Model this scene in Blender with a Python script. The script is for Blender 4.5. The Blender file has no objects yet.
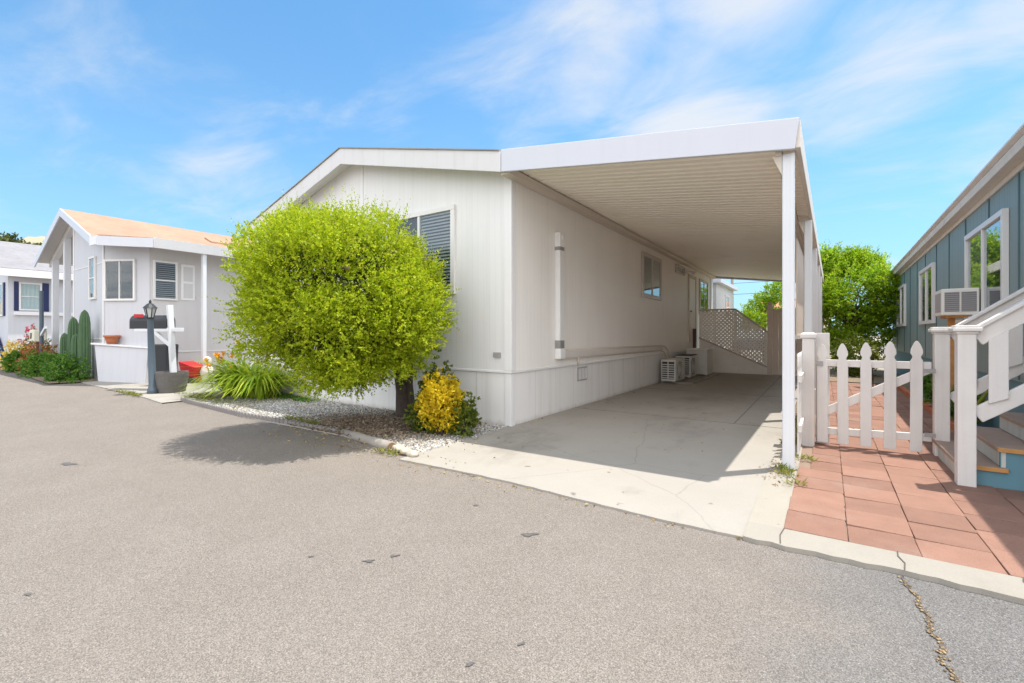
import bpy, bmesh, math, random
import numpy as np
from mathutils import Vector, Matrix
random.seed(7); RNG = np.random.default_rng(11)
S = bpy.context.scene; C = S.collection
R = math.radians

# ------------------------------------------------------------------ materials
def nodes(name):
    m = bpy.data.materials.new(name); m.use_nodes = True
    nt = m.node_tree; b = nt.nodes['Principled BSDF']
    return m, nt, b
def N(nt, t, **kw):
    n = nt.nodes.new(t)
    for k, v in kw.items():
        if k in n.inputs: n.inputs[k].default_value = v
        else: setattr(n, k, v)
    return n
def L(nt, a, b): nt.links.new(a, b)
def rgba(c, k=1.0): return (max(0, min(1, c[0]*k)), max(0, min(1, c[1]*k)), max(0, min(1, c[2]*k)), 1)
def mixc(nt, fac, a, b, blend='MIX'):
    n = nt.nodes.new('ShaderNodeMix'); n.data_type = 'RGBA'; n.blend_type = blend
    if isinstance(fac, (int, float)): n.inputs[0].default_value = fac
    else: L(nt, fac, n.inputs[0])
    for i, v in ((6, a), (7, b)):
        if isinstance(v, (tuple, list)): n.inputs[i].default_value = v
        else: L(nt, v, n.inputs[i])
    return n.outputs[2]
def ramp(nt, src, p0, p1):
    n = nt.nodes.new('ShaderNodeMapRange'); n.clamp = True; n.interpolation_type = 'SMOOTHSTEP'
    L(nt, src, n.inputs[0]); n.inputs[1].default_value = p0; n.inputs[2].default_value = p1
    return n.outputs[0]
def math_(nt, op, a, b=None):
    n = nt.nodes.new('ShaderNodeMath'); n.operation = op
    for i, v in enumerate((a, b)):
        if v is None: continue
        if isinstance(v, (int, float)): n.inputs[i].default_value = v
        else: L(nt, v, n.inputs[i])
    return n.outputs[0]
def noise(nt, co, scale, detail=4, rough=.55, sc=None):
    if sc:
        mp = nt.nodes.new('ShaderNodeMapping'); L(nt, co, mp.inputs[0]); mp.inputs[3].default_value = sc; co = mp.outputs[0]
    n = N(nt, 'ShaderNodeTexNoise', Scale=scale, Detail=detail, Roughness=rough); L(nt, co, n.inputs['Vector'])
    return n.outputs[0]
def mat(name, col, rough=.6, var=.1, scale=3, bump=.0, bscale=60, spec=.3, metal=0, streak=0, island=0, dirt=0, dirtcol=(.2, .17, .14)):
    m, nt, b = nodes(name)
    co = nt.nodes.new('ShaderNodeTexCoord').outputs['Object']
    c = mixc(nt, noise(nt, co, scale), rgba(col, 1-var), rgba(col, 1+var))
    if streak:
        s = ramp(nt, noise(nt, co, 1.0, 5, .6, (9, 9, .5)), .45, .8)
        c = mixc(nt, math_(nt, 'MULTIPLY', s, streak), c, rgba(dirtcol))
    if dirt:
        s = ramp(nt, noise(nt, co, 1.7, 7, .65), .52, .75)
        c = mixc(nt, math_(nt, 'MULTIPLY', s, dirt), c, rgba(dirtcol))
    if island:
        g = nt.nodes.new('ShaderNodeNewGeometry').outputs['Random Per Island']
        c = mixc(nt, 1.0, c, mixc(nt, g, (1-island,)*3+(1,), (1, 1, 1, 1)), 'MULTIPLY')
    L(nt, c, b.inputs['Base Color'])
    b.inputs['Roughness'].default_value = rough; b.inputs['Metallic'].default_value = metal
    b.inputs['Specular IOR Level'].default_value = spec
    if bump:
        bp = N(nt, 'ShaderNodeBump', Strength=bump, Distance=.01)
        L(nt, noise(nt, co, bscale, 6, .6), bp.inputs['Height']); L(nt, bp.outputs[0], b.inputs['Normal'])
    return m
def mat_siding(name, col, axis, period, rough=.55, groove=.06, strength=.5, var=.04, streak=.12, gcol=.82, splash=0):
    m, nt, b = nodes(name)
    co = nt.nodes.new('ShaderNodeTexCoord').outputs['Object']
    sep = nt.nodes.new('ShaderNodeSeparateXYZ'); L(nt, co, sep.inputs[0])
    a = sep.outputs[axis] if isinstance(axis, int) else math_(nt, 'ADD', sep.outputs[0], sep.outputs[1])
    fr = math_(nt, 'FRACT', math_(nt, 'DIVIDE', math_(nt, 'ADD', a, 100.0), period))
    dist = math_(nt, 'ABSOLUTE', math_(nt, 'SUBTRACT', fr, .5))
    g = ramp(nt, dist, .5-groove, .5)          # 1 in the groove
    c = mixc(nt, noise(nt, co, 1.3, 5), rgba(col, 1-var), rgba(col, 1+var))
    s = ramp(nt, noise(nt, co, 1.0, 5, .6, (7, 7, .35)), .45, .8)
    c = mixc(nt, math_(nt, 'MULTIPLY', s, streak), c, rgba((col[0]*.55, col[1]*.5, col[2]*.45)))
    c = mixc(nt, math_(nt, 'MULTIPLY', g, 1-gcol), c, rgba(col, .4))
    if splash:
        edge = math_(nt, 'SUBTRACT', math_(nt, 'MULTIPLY', noise(nt, co, 6, 7, .7, (1, 1, .4)), splash), sep.outputs[2])
        c = mixc(nt, math_(nt, 'MULTIPLY', ramp(nt, edge, -.02, .10), .55), c, (.40, .34, .27, 1))
    L(nt, c, b.inputs['Base Color']); b.inputs['Roughness'].default_value = rough
    b.inputs['Specular IOR Level'].default_value = .25
    h = math_(nt, 'ADD', math_(nt, 'SUBTRACT', 1.0, g), math_(nt, 'MULTIPLY', noise(nt, co, 90, 4, .6, (1, 1, .15)), .25))
    bp = N(nt, 'ShaderNodeBump', Strength=strength, Distance=.006); L(nt, h, bp.inputs['Height']); L(nt, bp.outputs[0], b.inputs['Normal'])
    return m
def mat_leaf(name, cols, trans=.4, rough=.5):
    m, nt, b = nodes(name)
    g = nt.nodes.new('ShaderNodeNewGeometry').outputs['Random Per Island']
    r = nt.nodes.new('ShaderNodeValToRGB'); L(nt, g, r.inputs[0])
    e = r.color_ramp.elements
    e[0].position = 0; e[0].color = rgba(cols[0]); e[1].position = 1; e[1].color = rgba(cols[-1])
    for i, cc in enumerate(cols[1:-1]):
        x = e.new((i+1)/(len(cols)-1)); x.color = rgba(cc)
    L(nt, r.outputs[0], b.inputs['Base Color']); b.inputs['Roughness'].default_value = rough; b.inputs['Specular IOR Level'].default_value = .25
    tr = nt.nodes.new('ShaderNodeBsdfTranslucent')
    L(nt, mixc(nt, 1.0, r.outputs[0], (1.0, 1.0, .55, 1), 'MULTIPLY'), tr.inputs[0])
    mx = nt.nodes.new('ShaderNodeMixShader'); mx.inputs[0].default_value = trans
    L(nt, b.outputs[0], mx.inputs[1]); L(nt, tr.outputs[0], mx.inputs[2])
    L(nt, mx.outputs[0], nt.nodes['Material Output'].inputs[0])
    return m
def mat_glass(name, tint=(.90, .93, .93)):
    m, nt, b = nodes(name); nt.nodes.remove(b)
    t = N(nt, 'ShaderNodeBsdfTransparent'); t.inputs[0].default_value = tint+(1,)
    g = N(nt, 'ShaderNodeBsdfGlossy'); g.inputs['Roughness'].default_value = .01; g.inputs[0].default_value = (.95, .97, 1, 1)
    lw = N(nt, 'ShaderNodeLayerWeight', Blend=.5)
    fr = math_(nt, 'ADD', math_(nt, 'MULTIPLY', math_(nt, 'POWER', lw.outputs['Facing'], 4.0), .80), .045)
    mx = nt.nodes.new('ShaderNodeMixShader'); L(nt, fr, mx.inputs[0])
    L(nt, t.outputs[0], mx.inputs[1]); L(nt, g.outputs[0], mx.inputs[2]); L(nt, mx.outputs[0], nt.nodes['Material Output'].inputs[0])
    return m

def mat_asphalt():
    m, nt, b = nodes('asphalt')
    tc = nt.nodes.new('ShaderNodeTexCoord'); co = tc.outputs['Object']
    sep = nt.nodes.new('ShaderNodeSeparateXYZ'); L(nt, co, sep.inputs[0])
    big = noise(nt, co, .45, 6, .62)
    warm = (.212, .184, .160, 1); grey = (.160, .152, .146, 1)
    # older sun-bleached surfacing to the left, greyer newer patch by the kerb
    mask = math_(nt, 'ADD', math_(nt, 'MULTIPLY', sep.outputs[0], .42), math_(nt, 'MULTIPLY', big, 1.5))
    c = mixc(nt, ramp(nt, mask, .45, 1.05), warm, grey)
    mul = lambda c, k: mixc(nt, 1.0, c, k if len(k) == 4 else k+(1,), 'MULTIPLY')
    mid = noise(nt, co, 1.6, 8, .68)
    c = mixc(nt, ramp(nt, mid, .34, .68), mul(c, (.95, .945, .94)), mul(c, (1.03, 1.035, 1.04)))
    # worn wheel bands and long faint stains along the road
    band = noise(nt, co, 1.0, 6, .6, (.16, 1.6, 1))
    c = mixc(nt, math_(nt, 'MULTIPLY', ramp(nt, band, .50, .68), .20), c, mul(c, (.84, .84, .86)))
    pale = noise(nt, co, .9, 6, .6, (.5, 1.0, 1))
    c = mixc(nt, math_(nt, 'MULTIPLY', ramp(nt, pale, .56, .72), .22), c, mul(c, (1.14, 1.12, 1.09)))
    # small oil drips with soft edges
    sp = math_(nt, 'MULTIPLY', ramp(nt, noise(nt, co, 2.6, 5, .6, (1, 1.7, 1)), .66, .80), .5)
    c = mixc(nt, sp, c, mul(c, (.62, .61, .62)))
    # fine aggregate: mostly dark binder, some pale stones
    v = nt.nodes.new('ShaderNodeTexVoronoi'); v.inputs['Scale'].default_value = 250; L(nt, co, v.inputs['Vector'])
    spk = nt.nodes.new('ShaderNodeSeparateColor'); L(nt, v.outputs['Color'], spk.inputs[0])
    c = mixc(nt, ramp(nt, spk.outputs[0], .0, 1.0), mul(c, (.68, .68, .68)), mul(c, (1.31, 1.31, 1.31)))
    c = mixc(nt, math_(nt, 'MULTIPLY', ramp(nt, spk.outputs[1], .93, .975), .42), c, (.44, .40, .36, 1))
    fine = noise(nt, co, 170, 4, .7)
    c = mixc(nt, ramp(nt, fine, .3, .7), mul(c, (.78, .78, .78)), mul(c, (1.18, 1.18, 1.18)))
    L(nt, c, b.inputs['Base Color']); b.inputs['Roughness'].default_value = .88; b.inputs['Specular IOR Level'].default_value = .15
    bp = N(nt, 'ShaderNodeBump', Strength=.40, Distance=.004)
    L(nt, math_(nt, 'ADD', v.outputs['Distance'], math_(nt, 'MULTIPLY', fine, .8)), bp.inputs['Height']); L(nt, bp.outputs[0], b.inputs['Normal'])
    return m
def mat_concrete(name, col, stain=.35):
    m, nt, b = nodes(name)
    co = nt.nodes.new('ShaderNodeTexCoord').outputs['Object']
    c = mixc(nt, noise(nt, co, 1.2, 6, .6), rgba(col, .88), rgba(col, 1.08))
    s = ramp(nt, noise(nt, co, .8, 7, .7, (1, .5, 1)), .5, .72)
    c = mixc(nt, math_(nt, 'MULTIPLY', s, stain), c, rgba((col[0]*.55, col[1]*.54, col[2]*.53)))
    v = ramp(nt, noise(nt, co, 5.5, 3, .5), .70, .74)
    c = mixc(nt, math_(nt, 'MULTIPLY', v, .4*stain/.35), c, rgba((col[0]*.4, col[1]*.38, col[2]*.36)))
    dr = math_(nt, 'MULTIPLY', ramp(nt, noise(nt, co, 1.3, 6, .65, (1, .8, 1)), .60, .70), .30)
    c = mixc(nt, dr, c, mixc(nt, 1.0, c, (.62, .60, .57, 1), 'MULTIPLY'))
    w_ = nt.nodes.new('ShaderNodeTexVoronoi'); w_.feature = 'DISTANCE_TO_EDGE'; w_.inputs['Scale'].default_value = .42
    mv = nt.nodes.new('ShaderNodeMixRGB'); mv.inputs[0].default_value = .12; L(nt, co, mv.inputs[1])
    nz = N(nt, 'ShaderNodeTexNoise', Scale=2.5, Detail=6); L(nt, co, nz.inputs['Vector']); L(nt, nz.outputs['Color'], mv.inputs[2]); L(nt, mv.outputs[0], w_.inputs['Vector'])
    hair = math_(nt, 'SUBTRACT', 1.0, ramp(nt, w_.outputs['Distance'], .0008, .003))
    c = mixc(nt, math_(nt, 'MULTIPLY', hair, .22), c, rgba(col, .35))
    c = mixc(nt, ramp(nt, noise(nt, co, 160, 3, .7), .3, .7), mixc(nt, 1.0, c, (.9, .9, .9, 1), 'MULTIPLY'), c)
    L(nt, c, b.inputs['Base Color']); b.inputs['Roughness'].default_value = .8; b.inputs['Specular IOR Level'].default_value = .2
    bp = N(nt, 'ShaderNodeBump', Strength=.25, Distance=.004); L(nt, noise(nt, co, 120, 5, .7), bp.inputs['Height']); L(nt, bp.outputs[0], b.inputs['Normal'])
    return m

M = dict(
    asphalt=mat_asphalt(),
    concrete=mat_concrete('concrete', (.365, .337, .298), .65),
    concrete_rough=mat_concrete('rough concrete', (.37, .335, .285), .7),
    kerb=mat_concrete('kerb concrete', (.345, .315, .27), .6),
    soil=mat('soil', (.24, .185, .13), .9, .3, 6, .6, 40),
    bed=mat('bed soil', (.40, .37, .33), .9, .25, 9, .6, 60),
    earth=mat('dry earth', (.34, .29, .22), .95, .25, .5, .4, 10),
    paver=mat('paver', (.335, .185, .135), .88, .20, 6, .9, 110, island=.24, dirt=.5, dirtcol=(.38, .28, .23)),
    joint=mat('paver joint', (.27, .19, .145), .95, .2, 20),
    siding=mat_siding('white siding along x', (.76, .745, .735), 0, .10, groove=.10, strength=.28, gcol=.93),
    siding_side=mat_siding('white siding along y', (.89, .855, .805), 1, .10, groove=.10, strength=.28, gcol=.93),  # paler than the front siding: fill light under the carport put into colour
    skirt=mat_siding('skirting', (.82, .80, .775), 'xy', .61, groove=.012, strength=.5, gcol=.6, streak=.3, splash=.16),
    trim=mat('white trim', (.78, .765, .755), .5, .04, 2, streak=.08),
    post=mat('white post paint', (.70, .71, .73), .4, .04, 3, .05, 60, streak=.10),
    fascia=mat('painted metal fascia', (.60, .61, .66), .38, .03, .7, streak=.035),
    rake=mat('rake board paint', (.66, .645, .64), .5, .05, 1.5, streak=.12),
    ceiling=mat('cream pan roof', (.92, .86, .755), .45, .04, .8, dirt=.22, dirtcol=(.5, .42, .32)),
    ledger=mat('ledger', (.62, .55, .47), .6, .08, 2),
    shingle=mat('dark shingle', (.30, .275, .25), .9, .25, 8, .8, 50),
    tanroof=mat_siding('tan shingles', (.385, .245, .17), 0, .15, .9, .10, .9, .25, .3, .62),
    greyroof=mat_siding('grey shingles', (.27, .26, .27), 0, .15, .9, .10, .9, .25, .3, .6),
    frame=mat('window frame', (.74, .72, .70), .4, .03),
    frame_tan=mat('taupe window frame', (.56, .50, .45), .4, .05),
    dark=mat('dark interior', (.03, .033, .037), .8, .3, 4),
    curtain=mat('curtain', (.22, .21, .20), .9, .12, 8),
    blind=mat('blind slat', (.30, .325, .36), .5, .05),
    blind_pale=mat('pale blind', (.62, .68, .68), .6, .05),
    glass=mat_glass('window glass'),
    duct=mat('white duct', (.80, .79, .77), .4, .04, 5, streak=.1),
    pipe=mat('beige pipe cover', (.70, .655, .61), .5, .06, 4, dirt=.2),
    metal=mat('grey metal', (.34, .33, .32), .45, .15, 12, metal=.4),
    vent=mat('grey vent', (.36, .345, .335), .6, .1),
    ac=mat('aged condenser casing', (.60, .59, .54), .5, .08, 4, dirt=.25),
    ac_dark=mat('dark condenser grille', (.06, .06, .058), .6, .2),
    ac_white=mat('white unit plastic', (.76, .74, .68), .45, .05, 3, dirt=.15),
    coil=mat('condenser coil', (.22, .225, .24), .5, .1),
    lattice=mat('lattice', (.90, .86, .80), .7, .1, 5),
    lattice_rail=mat('lattice rail', (.55, .48, .43), .7, .15, 5),
    tanfence=mat('tan vinyl', (.70, .60, .52), .5, .06, 2),
    screen=mat('tan screen panel', (.76, .64, .53), .6, .05, 2),
    picket=mat('picket paint', (.69, .655, .625), .55, .06, 6, .2, 60, streak=.30, dirt=.10, dirtcol=(.45, .38, .31)),
    teal=mat_siding('teal siding', (.245, .325, .325), 1, .203, groove=.05, strength=.6, var=.06, gcol=.7, streak=.25),
    batten=mat('batten', (.10, .17, .185), .7, .1),
    teal_skirt=mat('blue skirting', (.125, .255, .31), .7, .12, 4, streak=.2),
    cream=mat('cream trim', (.72, .66, .58), .55, .08, 3, streak=.25, dirtcol=(.4, .33, .26)),
    gutter=mat('gutter paint', (.70, .66, .62), .45, .08, 2, streak=.25, dirtcol=(.36, .30, .25)),
    rawwood=mat('raw wood', (.50, .25, .085), .8, .3, 14, .4, 60),
    tread=mat('worn tread', (.34, .245, .195), .75, .18, 6, .3, 60, dirt=.3, dirtcol=(.22, .18, .16)),
    riser=mat('grey riser', (.52, .53, .50), .7, .1, 5, streak=.3),
    navy=mat('navy shutter', (.022, .032, .10), .5, .1),
    bluestep=mat('blue step', (.20, .30, .42), .7, .1),
    nwhite=mat_siding('neighbour siding', (.56, .565, .595), 'xy', .30, groove=.03, strength=.4, gcol=.88),
    nwall=mat('neighbour side wall', (.60, .585, .58), .6, .05, 2, streak=.08),
    black=mat('black painted metal', (.035, .037, .042), .4, .1),
    lampgrey=mat('slate lamp post', (.085, .115, .145), .45, .1, 6),
    lampglass=mat('lantern glass', (.5, .52, .52), .2, .05),
    red=mat('red paint', (.50, .02, .025), .45, .1),
    barrel=mat('weathered barrel', (.135, .125, .12), .8, .2, 10, .4, 30),
    terracotta=mat('terracotta', (.48, .17, .085), .8, .12, 5),
    statue=mat('pale statue', (.68, .60, .56), .7, .1, 6),
    log=mat('weathered log', (.30, .27, .24), .9, .2, 12, .6, 40),
    logend=mat('log end', (.27, .17, .10), .9, .2, 20),
    stone=mat('edging stone', (.46, .40, .33), .85, .15, 8, .4, 50),
    scallop=mat('scalloped edging', (.23, .21, .20), .85, .2, 9),
    bark=mat('bark', (.095, .075, .062), .95, .35, 14, .9, 30),
    gravel=mat('gravel', (.66, .635, .60), .85, .06, 20, island=.72),
    chips=mat('bark chips', (.42, .32, .24), .9, .1, 20, island=.72),
    stain=mat('tar stain', (.115, .108, .103), .8, .3, 30, .5, 90),
    joint_fill=mat('joint fill', (.20, .185, .165), .95, .3, 30),
    crack=mat('crack fill', (.11, .095, .08), .95, .3, 30, .6, 60),
    debris=mat('dry debris', (.42, .30, .17), .95, .2, 30, island=.6),
    cactus=mat('cactus', (.085, .15, .075), .6, .2, 8, .3, 40),
    box=mat('mailbox cream', (.70, .68, .55), .5, .05),
    brownpost=mat('brown post', (.12, .065, .05), .8, .2),
    hill=mat('dry hill', (.34, .30, .20), .95, .25, .06),
    bluecar=mat('blue car paint', (.04, .07, .20), .25, .05, spec=.5),
    carwhite=mat('car window band', (.55, .62, .68), .2, .05),
    pole=mat('pole wood', (.30, .27, .25), .9, .15),
    farwall=mat('far stucco', (.62, .50, .38), .8, .06, 1),
    farroof=mat('far tile roof', (.50, .22, .14), .85, .15, 3),
    lf_bush=mat_leaf('bush leaf', [(.24, .36, .012), (.38, .50, .018), (.50, .58, .024), (.56, .58, .05), (.42, .52, .018), (.32, .44, .014)], .5),
    lf_inner_shade=mat_leaf('shade-dark inner bush leaf', [(.05, .08, .012), (.09, .13, .016), (.13, .16, .02), (.10, .10, .03)], .25),  # inner leaves darkened so that gaps in the crown read as shade
    lf_brown=mat_leaf('withered leaf', [(.18, .11, .07), (.26, .16, .10), (.20, .10, .09)], .25),
    lf_litter=mat_leaf('fallen leaf', [(.30, .20, .09), (.42, .30, .12), (.22, .14, .07), (.48, .40, .14), (.30, .30, .08)], .15),
    lf_yellow=mat_leaf('yellow leaf', [(.50, .40, .02), (.74, .56, .02), (.80, .64, .04), (.62, .46, .03)], .45),
    lf_dark=mat_leaf('dark leaf', [(.07, .11, .02), (.12, .18, .025), (.24, .25, .03), (.10, .15, .03)], .35),
    lf_tree=mat_leaf('tree leaf', [(.13, .28, .014), (.24, .42, .018), (.36, .52, .025), (.46, .54, .04), (.18, .34, .016)], .5),
    lf_lily=mat_leaf('lily blade', [(.20, .34, .02), (.36, .50, .03), (.50, .56, .08), (.26, .40, .03)], .45),
    lf_cover=mat_leaf('ground cover leaf', [(.05, .14, .02), (.11, .25, .03), (.20, .34, .06)], .4),
    lf_weed=mat_leaf('weed', [(.14, .19, .03), (.24, .26, .05), (.34, .30, .09)], .35),
    lf_hill=mat_leaf('hill tree leaf', [(.06, .09, .03), (.11, .14, .04), (.16, .17, .06)], .3),
    fl_orange=mat_leaf('orange petal', [(.80, .25, .02), (.85, .38, .03), (.85, .50, .05)], .35),
    fl_red=mat_leaf('red petal', [(.42, .05, .03), (.50, .16, .06), (.55, .28, .14), (.30, .10, .05), (.16, .20, .05), (.35, .24, .10)], .3),
    fl_yellow=mat_leaf('yellow petal', [(.75, .55, .06), (.80, .65, .15), (.75, .45, .10)], .3),
    fl_pink=mat_leaf('pink petal', [(.75, .08, .15), (.80, .20, .30)], .3),
)

# ------------------------------------------------------------------ mesh helpers
ORG = {}
class MB:
    def __init__(self): self.v = []; self.f = []
    def poly(self, pts):
        i = len(self.v); self.v += [tuple(p) for p in pts]; self.f.append(tuple(range(i, i+len(pts)))); return self
    def box(self, x0, x1, y0, y1, z0, z1):
        return self.hexa([(x0,y0,z0),(x1,y0,z0),(x1,y1,z0),(x0,y1,z0),(x0,y0,z1),(x1,y0,z1),(x1,y1,z1),(x0,y1,z1)])
    def hexa(self, p):
        i = len(self.v); self.v += [tuple(q) for q in p]
        self.f += [tuple(i+k for k in q) for q in ((0,3,2,1),(4,5,6,7),(0,1,5,4),(1,2,6,5),(2,3,7,6),(3,0,4,7))]; return self
    def beam(self, p, q, w, h, up=(0, 0, 1)):
        p = Vector(p); q = Vector(q); d = (q-p).normalized(); u = Vector(up)
        s = d.cross(u)
        if s.length < 1e-4: s = d.cross(Vector((1, 0, 0)))
        s.normalize(); u = s.cross(d).normalized(); s *= w/2; u *= h/2
        return self.hexa([p-s-u, p+s-u, q+s-u, q-s-u, p-s+u, p+s+u, q+s+u, q-s+u])
    def prism(self, pts, vec):
        vec = Vector(vec); a = [Vector(p) for p in pts]; b = [p+vec for p in a]; n = len(a); i = len(self.v)
        self.v += [tuple(p) for p in a+b]
        self.f.append(tuple(range(i+n-1, i-1, -1))); self.f.append(tuple(range(i+n, i+2*n)))
        self.f += [(i+k, i+(k+1) % n, i+n+(k+1) % n, i+n+k) for k in range(n)]; return self
    def tube(self, path, rad, n=10):
        path = [Vector(p) for p in path]
        if isinstance(rad, (int, float)): rad = [rad]*len(path)
        i = len(self.v); prev = None
        for k, p in enumerate(path):
            d = (path[min(k+1, len(path)-1)]-path[max(k-1, 0)]).normalized()
            if prev is None:
                s = d.cross(Vector((0, 0, 1)));
                if s.length < 1e-3: s = d.cross(Vector((0, 1, 0)))
            else: s = prev-d*prev.dot(d)
            s.normalize(); prev = s; t = d.cross(s)
            for j in range(n):
                a = 2*math.pi*j/n; self.v.append(tuple(p+(s*math.cos(a)+t*math.sin(a))*rad[k]))
        for k in range(len(path)-1):
            for j in range(n):
                a = i+k*n+j; b = i+k*n+(j+1) % n; self.f.append((a, b, b+n, a+n))
        self.f.append(tuple(range(i+n-1, i-1, -1))); e = i+(len(path)-1)*n; self.f.append(tuple(range(e, e+n)))
        return self
    def lathe(self, prof, cx, cy, n=20, lean=(0, 0)):
        z0 = prof[0][1]
        i = len(self.v)
        for r, z in prof:
            for j in range(n):
                a = 2*math.pi*j/n; self.v.append((cx+lean[0]*(z-z0)+r*math.cos(a), cy+lean[1]*(z-z0)+r*math.sin(a), z))
        for k in range(len(prof)-1):
            for j in range(n):
                a = i+k*n+j; b = i+k*n+(j+1) % n; self.f.append((a, b, b+n, a+n))
        self.f.append(tuple(range(i+n-1, i-1, -1))); e = i+(len(prof)-1)*n; self.f.append(tuple(range(e, e+n)))
        return self
    def build(self, name, m, parent=None, org=None, bevel=0, smooth=False):
        if parent is not None: org = ORG[parent.name]
        org = Vector(org or (0, 0, 0))
        me = bpy.data.meshes.new(name)
        me.from_pydata([tuple(Vector(p)-org) for p in self.v], [], self.f)
        bm = bmesh.new(); bm.from_mesh(me); bmesh.ops.recalc_face_normals(bm, faces=bm.faces); bm.to_mesh(me); bm.free()
        if smooth:
            for p in me.polygons: p.use_smooth = True
        me.materials.append(M[m] if isinstance(m, str) else m)
        o = bpy.data.objects.new(name, me); C.objects.link(o); ORG[o.name] = org
        if parent is not None: o.parent = parent
        else: o.location = org
        if bevel:
            b = o.modifiers.new('bevel', 'BEVEL'); b.width = bevel; b.segments = 2; b.limit_method = 'ANGLE'; b.angle_limit = R(40)
        return o
def tag(o, label, cat, group=None, kind=None):
    o['label'] = label; o['category'] = cat
    if group: o['group'] = group
    if kind: o['kind'] = kind
    return o
def thing(name, label, cat, loc=(0, 0, 0), rotz=0, group=None):
    o = bpy.data.objects.new(name, None); C.objects.link(o); o.empty_display_size = .2
    loc = Vector(loc); ORG[o.name] = loc
    o.location = Matrix.Rotation(rotz, 3, 'Z') @ loc; o.rotation_euler = (0, 0, rotz)
    return tag(o, label, cat, group)
def struct(mb, name, m, kind='structure', **kw):
    o = mb.build(name, m, **kw); o['kind'] = kind; return o
def copy_tree(o, loc, label=None, parent=None):
    c = o.copy(); C.objects.link(c)
    if parent is not None: c.parent = parent
    else: c.location = loc
    if label: c['label'] = label
    for ch in o.children: copy_tree(ch, None, None, c)
    return c
def np_mesh(name, V, F, m, parent=None, org=(0, 0, 0)):
    """V (n,3) array, F (k,4) array -> one object"""
    if parent is not None: org = ORG[parent.name]
    org = Vector(org); V = V-np.array(org)
    me = bpy.data.meshes.new(name); k = F.shape[1]
    me.vertices.add(len(V)); me.vertices.foreach_set('co', V.astype(np.float32).ravel())
    me.loops.add(F.size); me.loops.foreach_set('vertex_index', F.astype(np.int32).ravel())
    me.polygons.add(len(F)); me.polygons.foreach_set('loop_start', np.arange(0, F.size, k, dtype=np.int32))
    me.polygons.foreach_set('loop_total', np.full(len(F), k, dtype=np.int32))
    me.update(); me.validate()
    me.materials.append(M[m] if isinstance(m, str) else m)
    o = bpy.data.objects.new(name, me); C.objects.link(o); ORG[o.name] = org
    if parent is not None: o.parent = parent
    else: o.location = org
    return o
def unit(a): return a/np.maximum(np.linalg.norm(a, axis=-1, keepdims=True), 1e-9)
def leaf_geo(P, D, Ln, Wd, fold=.25):
    """one folded rhombic leaf per point"""
    n = len(P); D = unit(D); r = RNG.normal(size=(n, 3)); B = unit(np.cross(D, r)); Nn = np.cross(D, B)
    Ln = np.broadcast_to(np.asarray(Ln), (n,))[:, None]; Wd = np.broadcast_to(np.asarray(Wd), (n,))[:, None]
    a = P; b = P+D*Ln*.45+B*Wd*.5+Nn*Wd*fold; c = P+D*Ln; d = P+D*Ln*.45-B*Wd*.5+Nn*Wd*fold
    V = np.stack([a, b, c, d], 1).reshape(-1, 3); F = np.arange(4*n).reshape(n, 4)
    return V, F
def shoots(S0, D0, ln, k, leaf_l, leaf_w, droop=0.0, spread=.9):
    """leaves set along many shoots"""
    n = len(S0); D0 = unit(D0); t = (np.arange(k)+.5)/k
    ln = np.broadcast_to(np.asarray(ln), (n,))
    P = S0[:, None, :]+D0[:, None, :]*(ln[:, None]*t[None, :])[:, :, None]
    P[:, :, 2] -= droop*(ln[:, None]*t[None, :])**2
    side = unit(RNG.normal(size=(n, k, 3)))
    D = D0[:, None, :]*.7+side*spread
    sz = RNG.uniform(.65, 1.25, size=n*k)*np.tile(1.1-.45*t, n)
    return leaf_geo(P.reshape(-1, 3), D.reshape(-1, 3), leaf_l*sz, leaf_w*sz)
def join(parts):
    Vs, Fs, o = [], [], 0
    for v, f in parts: Vs.append(v); Fs.append(f+o); o += len(v)
    return np.concatenate(Vs), np.concatenate(Fs)

def gz(x):                                             # the lane climbs gently to the left
    t = max(0.0, -x-9.0)
    return .027*t*t/(t+1.5) if t > 0 else 0.0

# ------------------------------------------------------------------ ground, road, paving
def sheet(name, m, x0, x1, y0, y1, dz, nx=60, ny=2, kind='structure'):
    b = MB(); xs = [x0+(x1-x0)*i/nx for i in range(nx+1)]; ys = [y0+(y1-y0)*j/ny for j in range(ny+1)]
    for y in ys:
        for x in xs: b.v.append((x, y, gz(x)+dz))
    for j in range(ny):
        for i in range(nx):
            a = j*(nx+1)+i; b.f.append((a, a+1, a+nx+2, a+nx+1))
    return struct(b, name, m, kind)
sheet('ground', 'earth', -300, 300, -150, 400, -.05, 300, 4)
def edge_strip(name, m, x0, x1, yfun0, yfun1, z, n=80, jit0=0.0, thick=.06):
    """slab whose road edge wobbles a little"""
    b = MB(); pts = []
    xs = [x0+(x1-x0)*i/n for i in range(n+1)]
    lo = [(x, yfun0(x)+random.uniform(-jit0, jit0)) for x in xs]; hi = [(x, yfun1(x)) for x in xs]
    for i in range(n):
        (xa, ya), (xb, yb) = lo[i], lo[i+1]; (xc, yc), (xd, yd) = hi[i], hi[i+1]
        za, zb = gz(xa)+z, gz(xb)+z
        b.poly([(xa, ya, za), (xb, yb, zb), (xd, yd, zb), (xc, yc, za)])
        b.poly([(xa, ya, za-thick), (xb, yb, zb-thick), (xb, yb, zb), (xa, ya, za)])
    return struct(b, name, m)
sheet('road', 'asphalt', -90, 60, -40, 3.55, 0.0, 200, 2)
edge_strip('driveway', 'concrete', -3.46, -.395, lambda x: 3.10+.03*math.sin(x*2), lambda x: 15.75, .016, 40, .006)
edge_strip('concrete_edge', 'concrete_rough', -.405, -.185, lambda x: 3.10, lambda x: 5.92, .0215, 6, .006)
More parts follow.
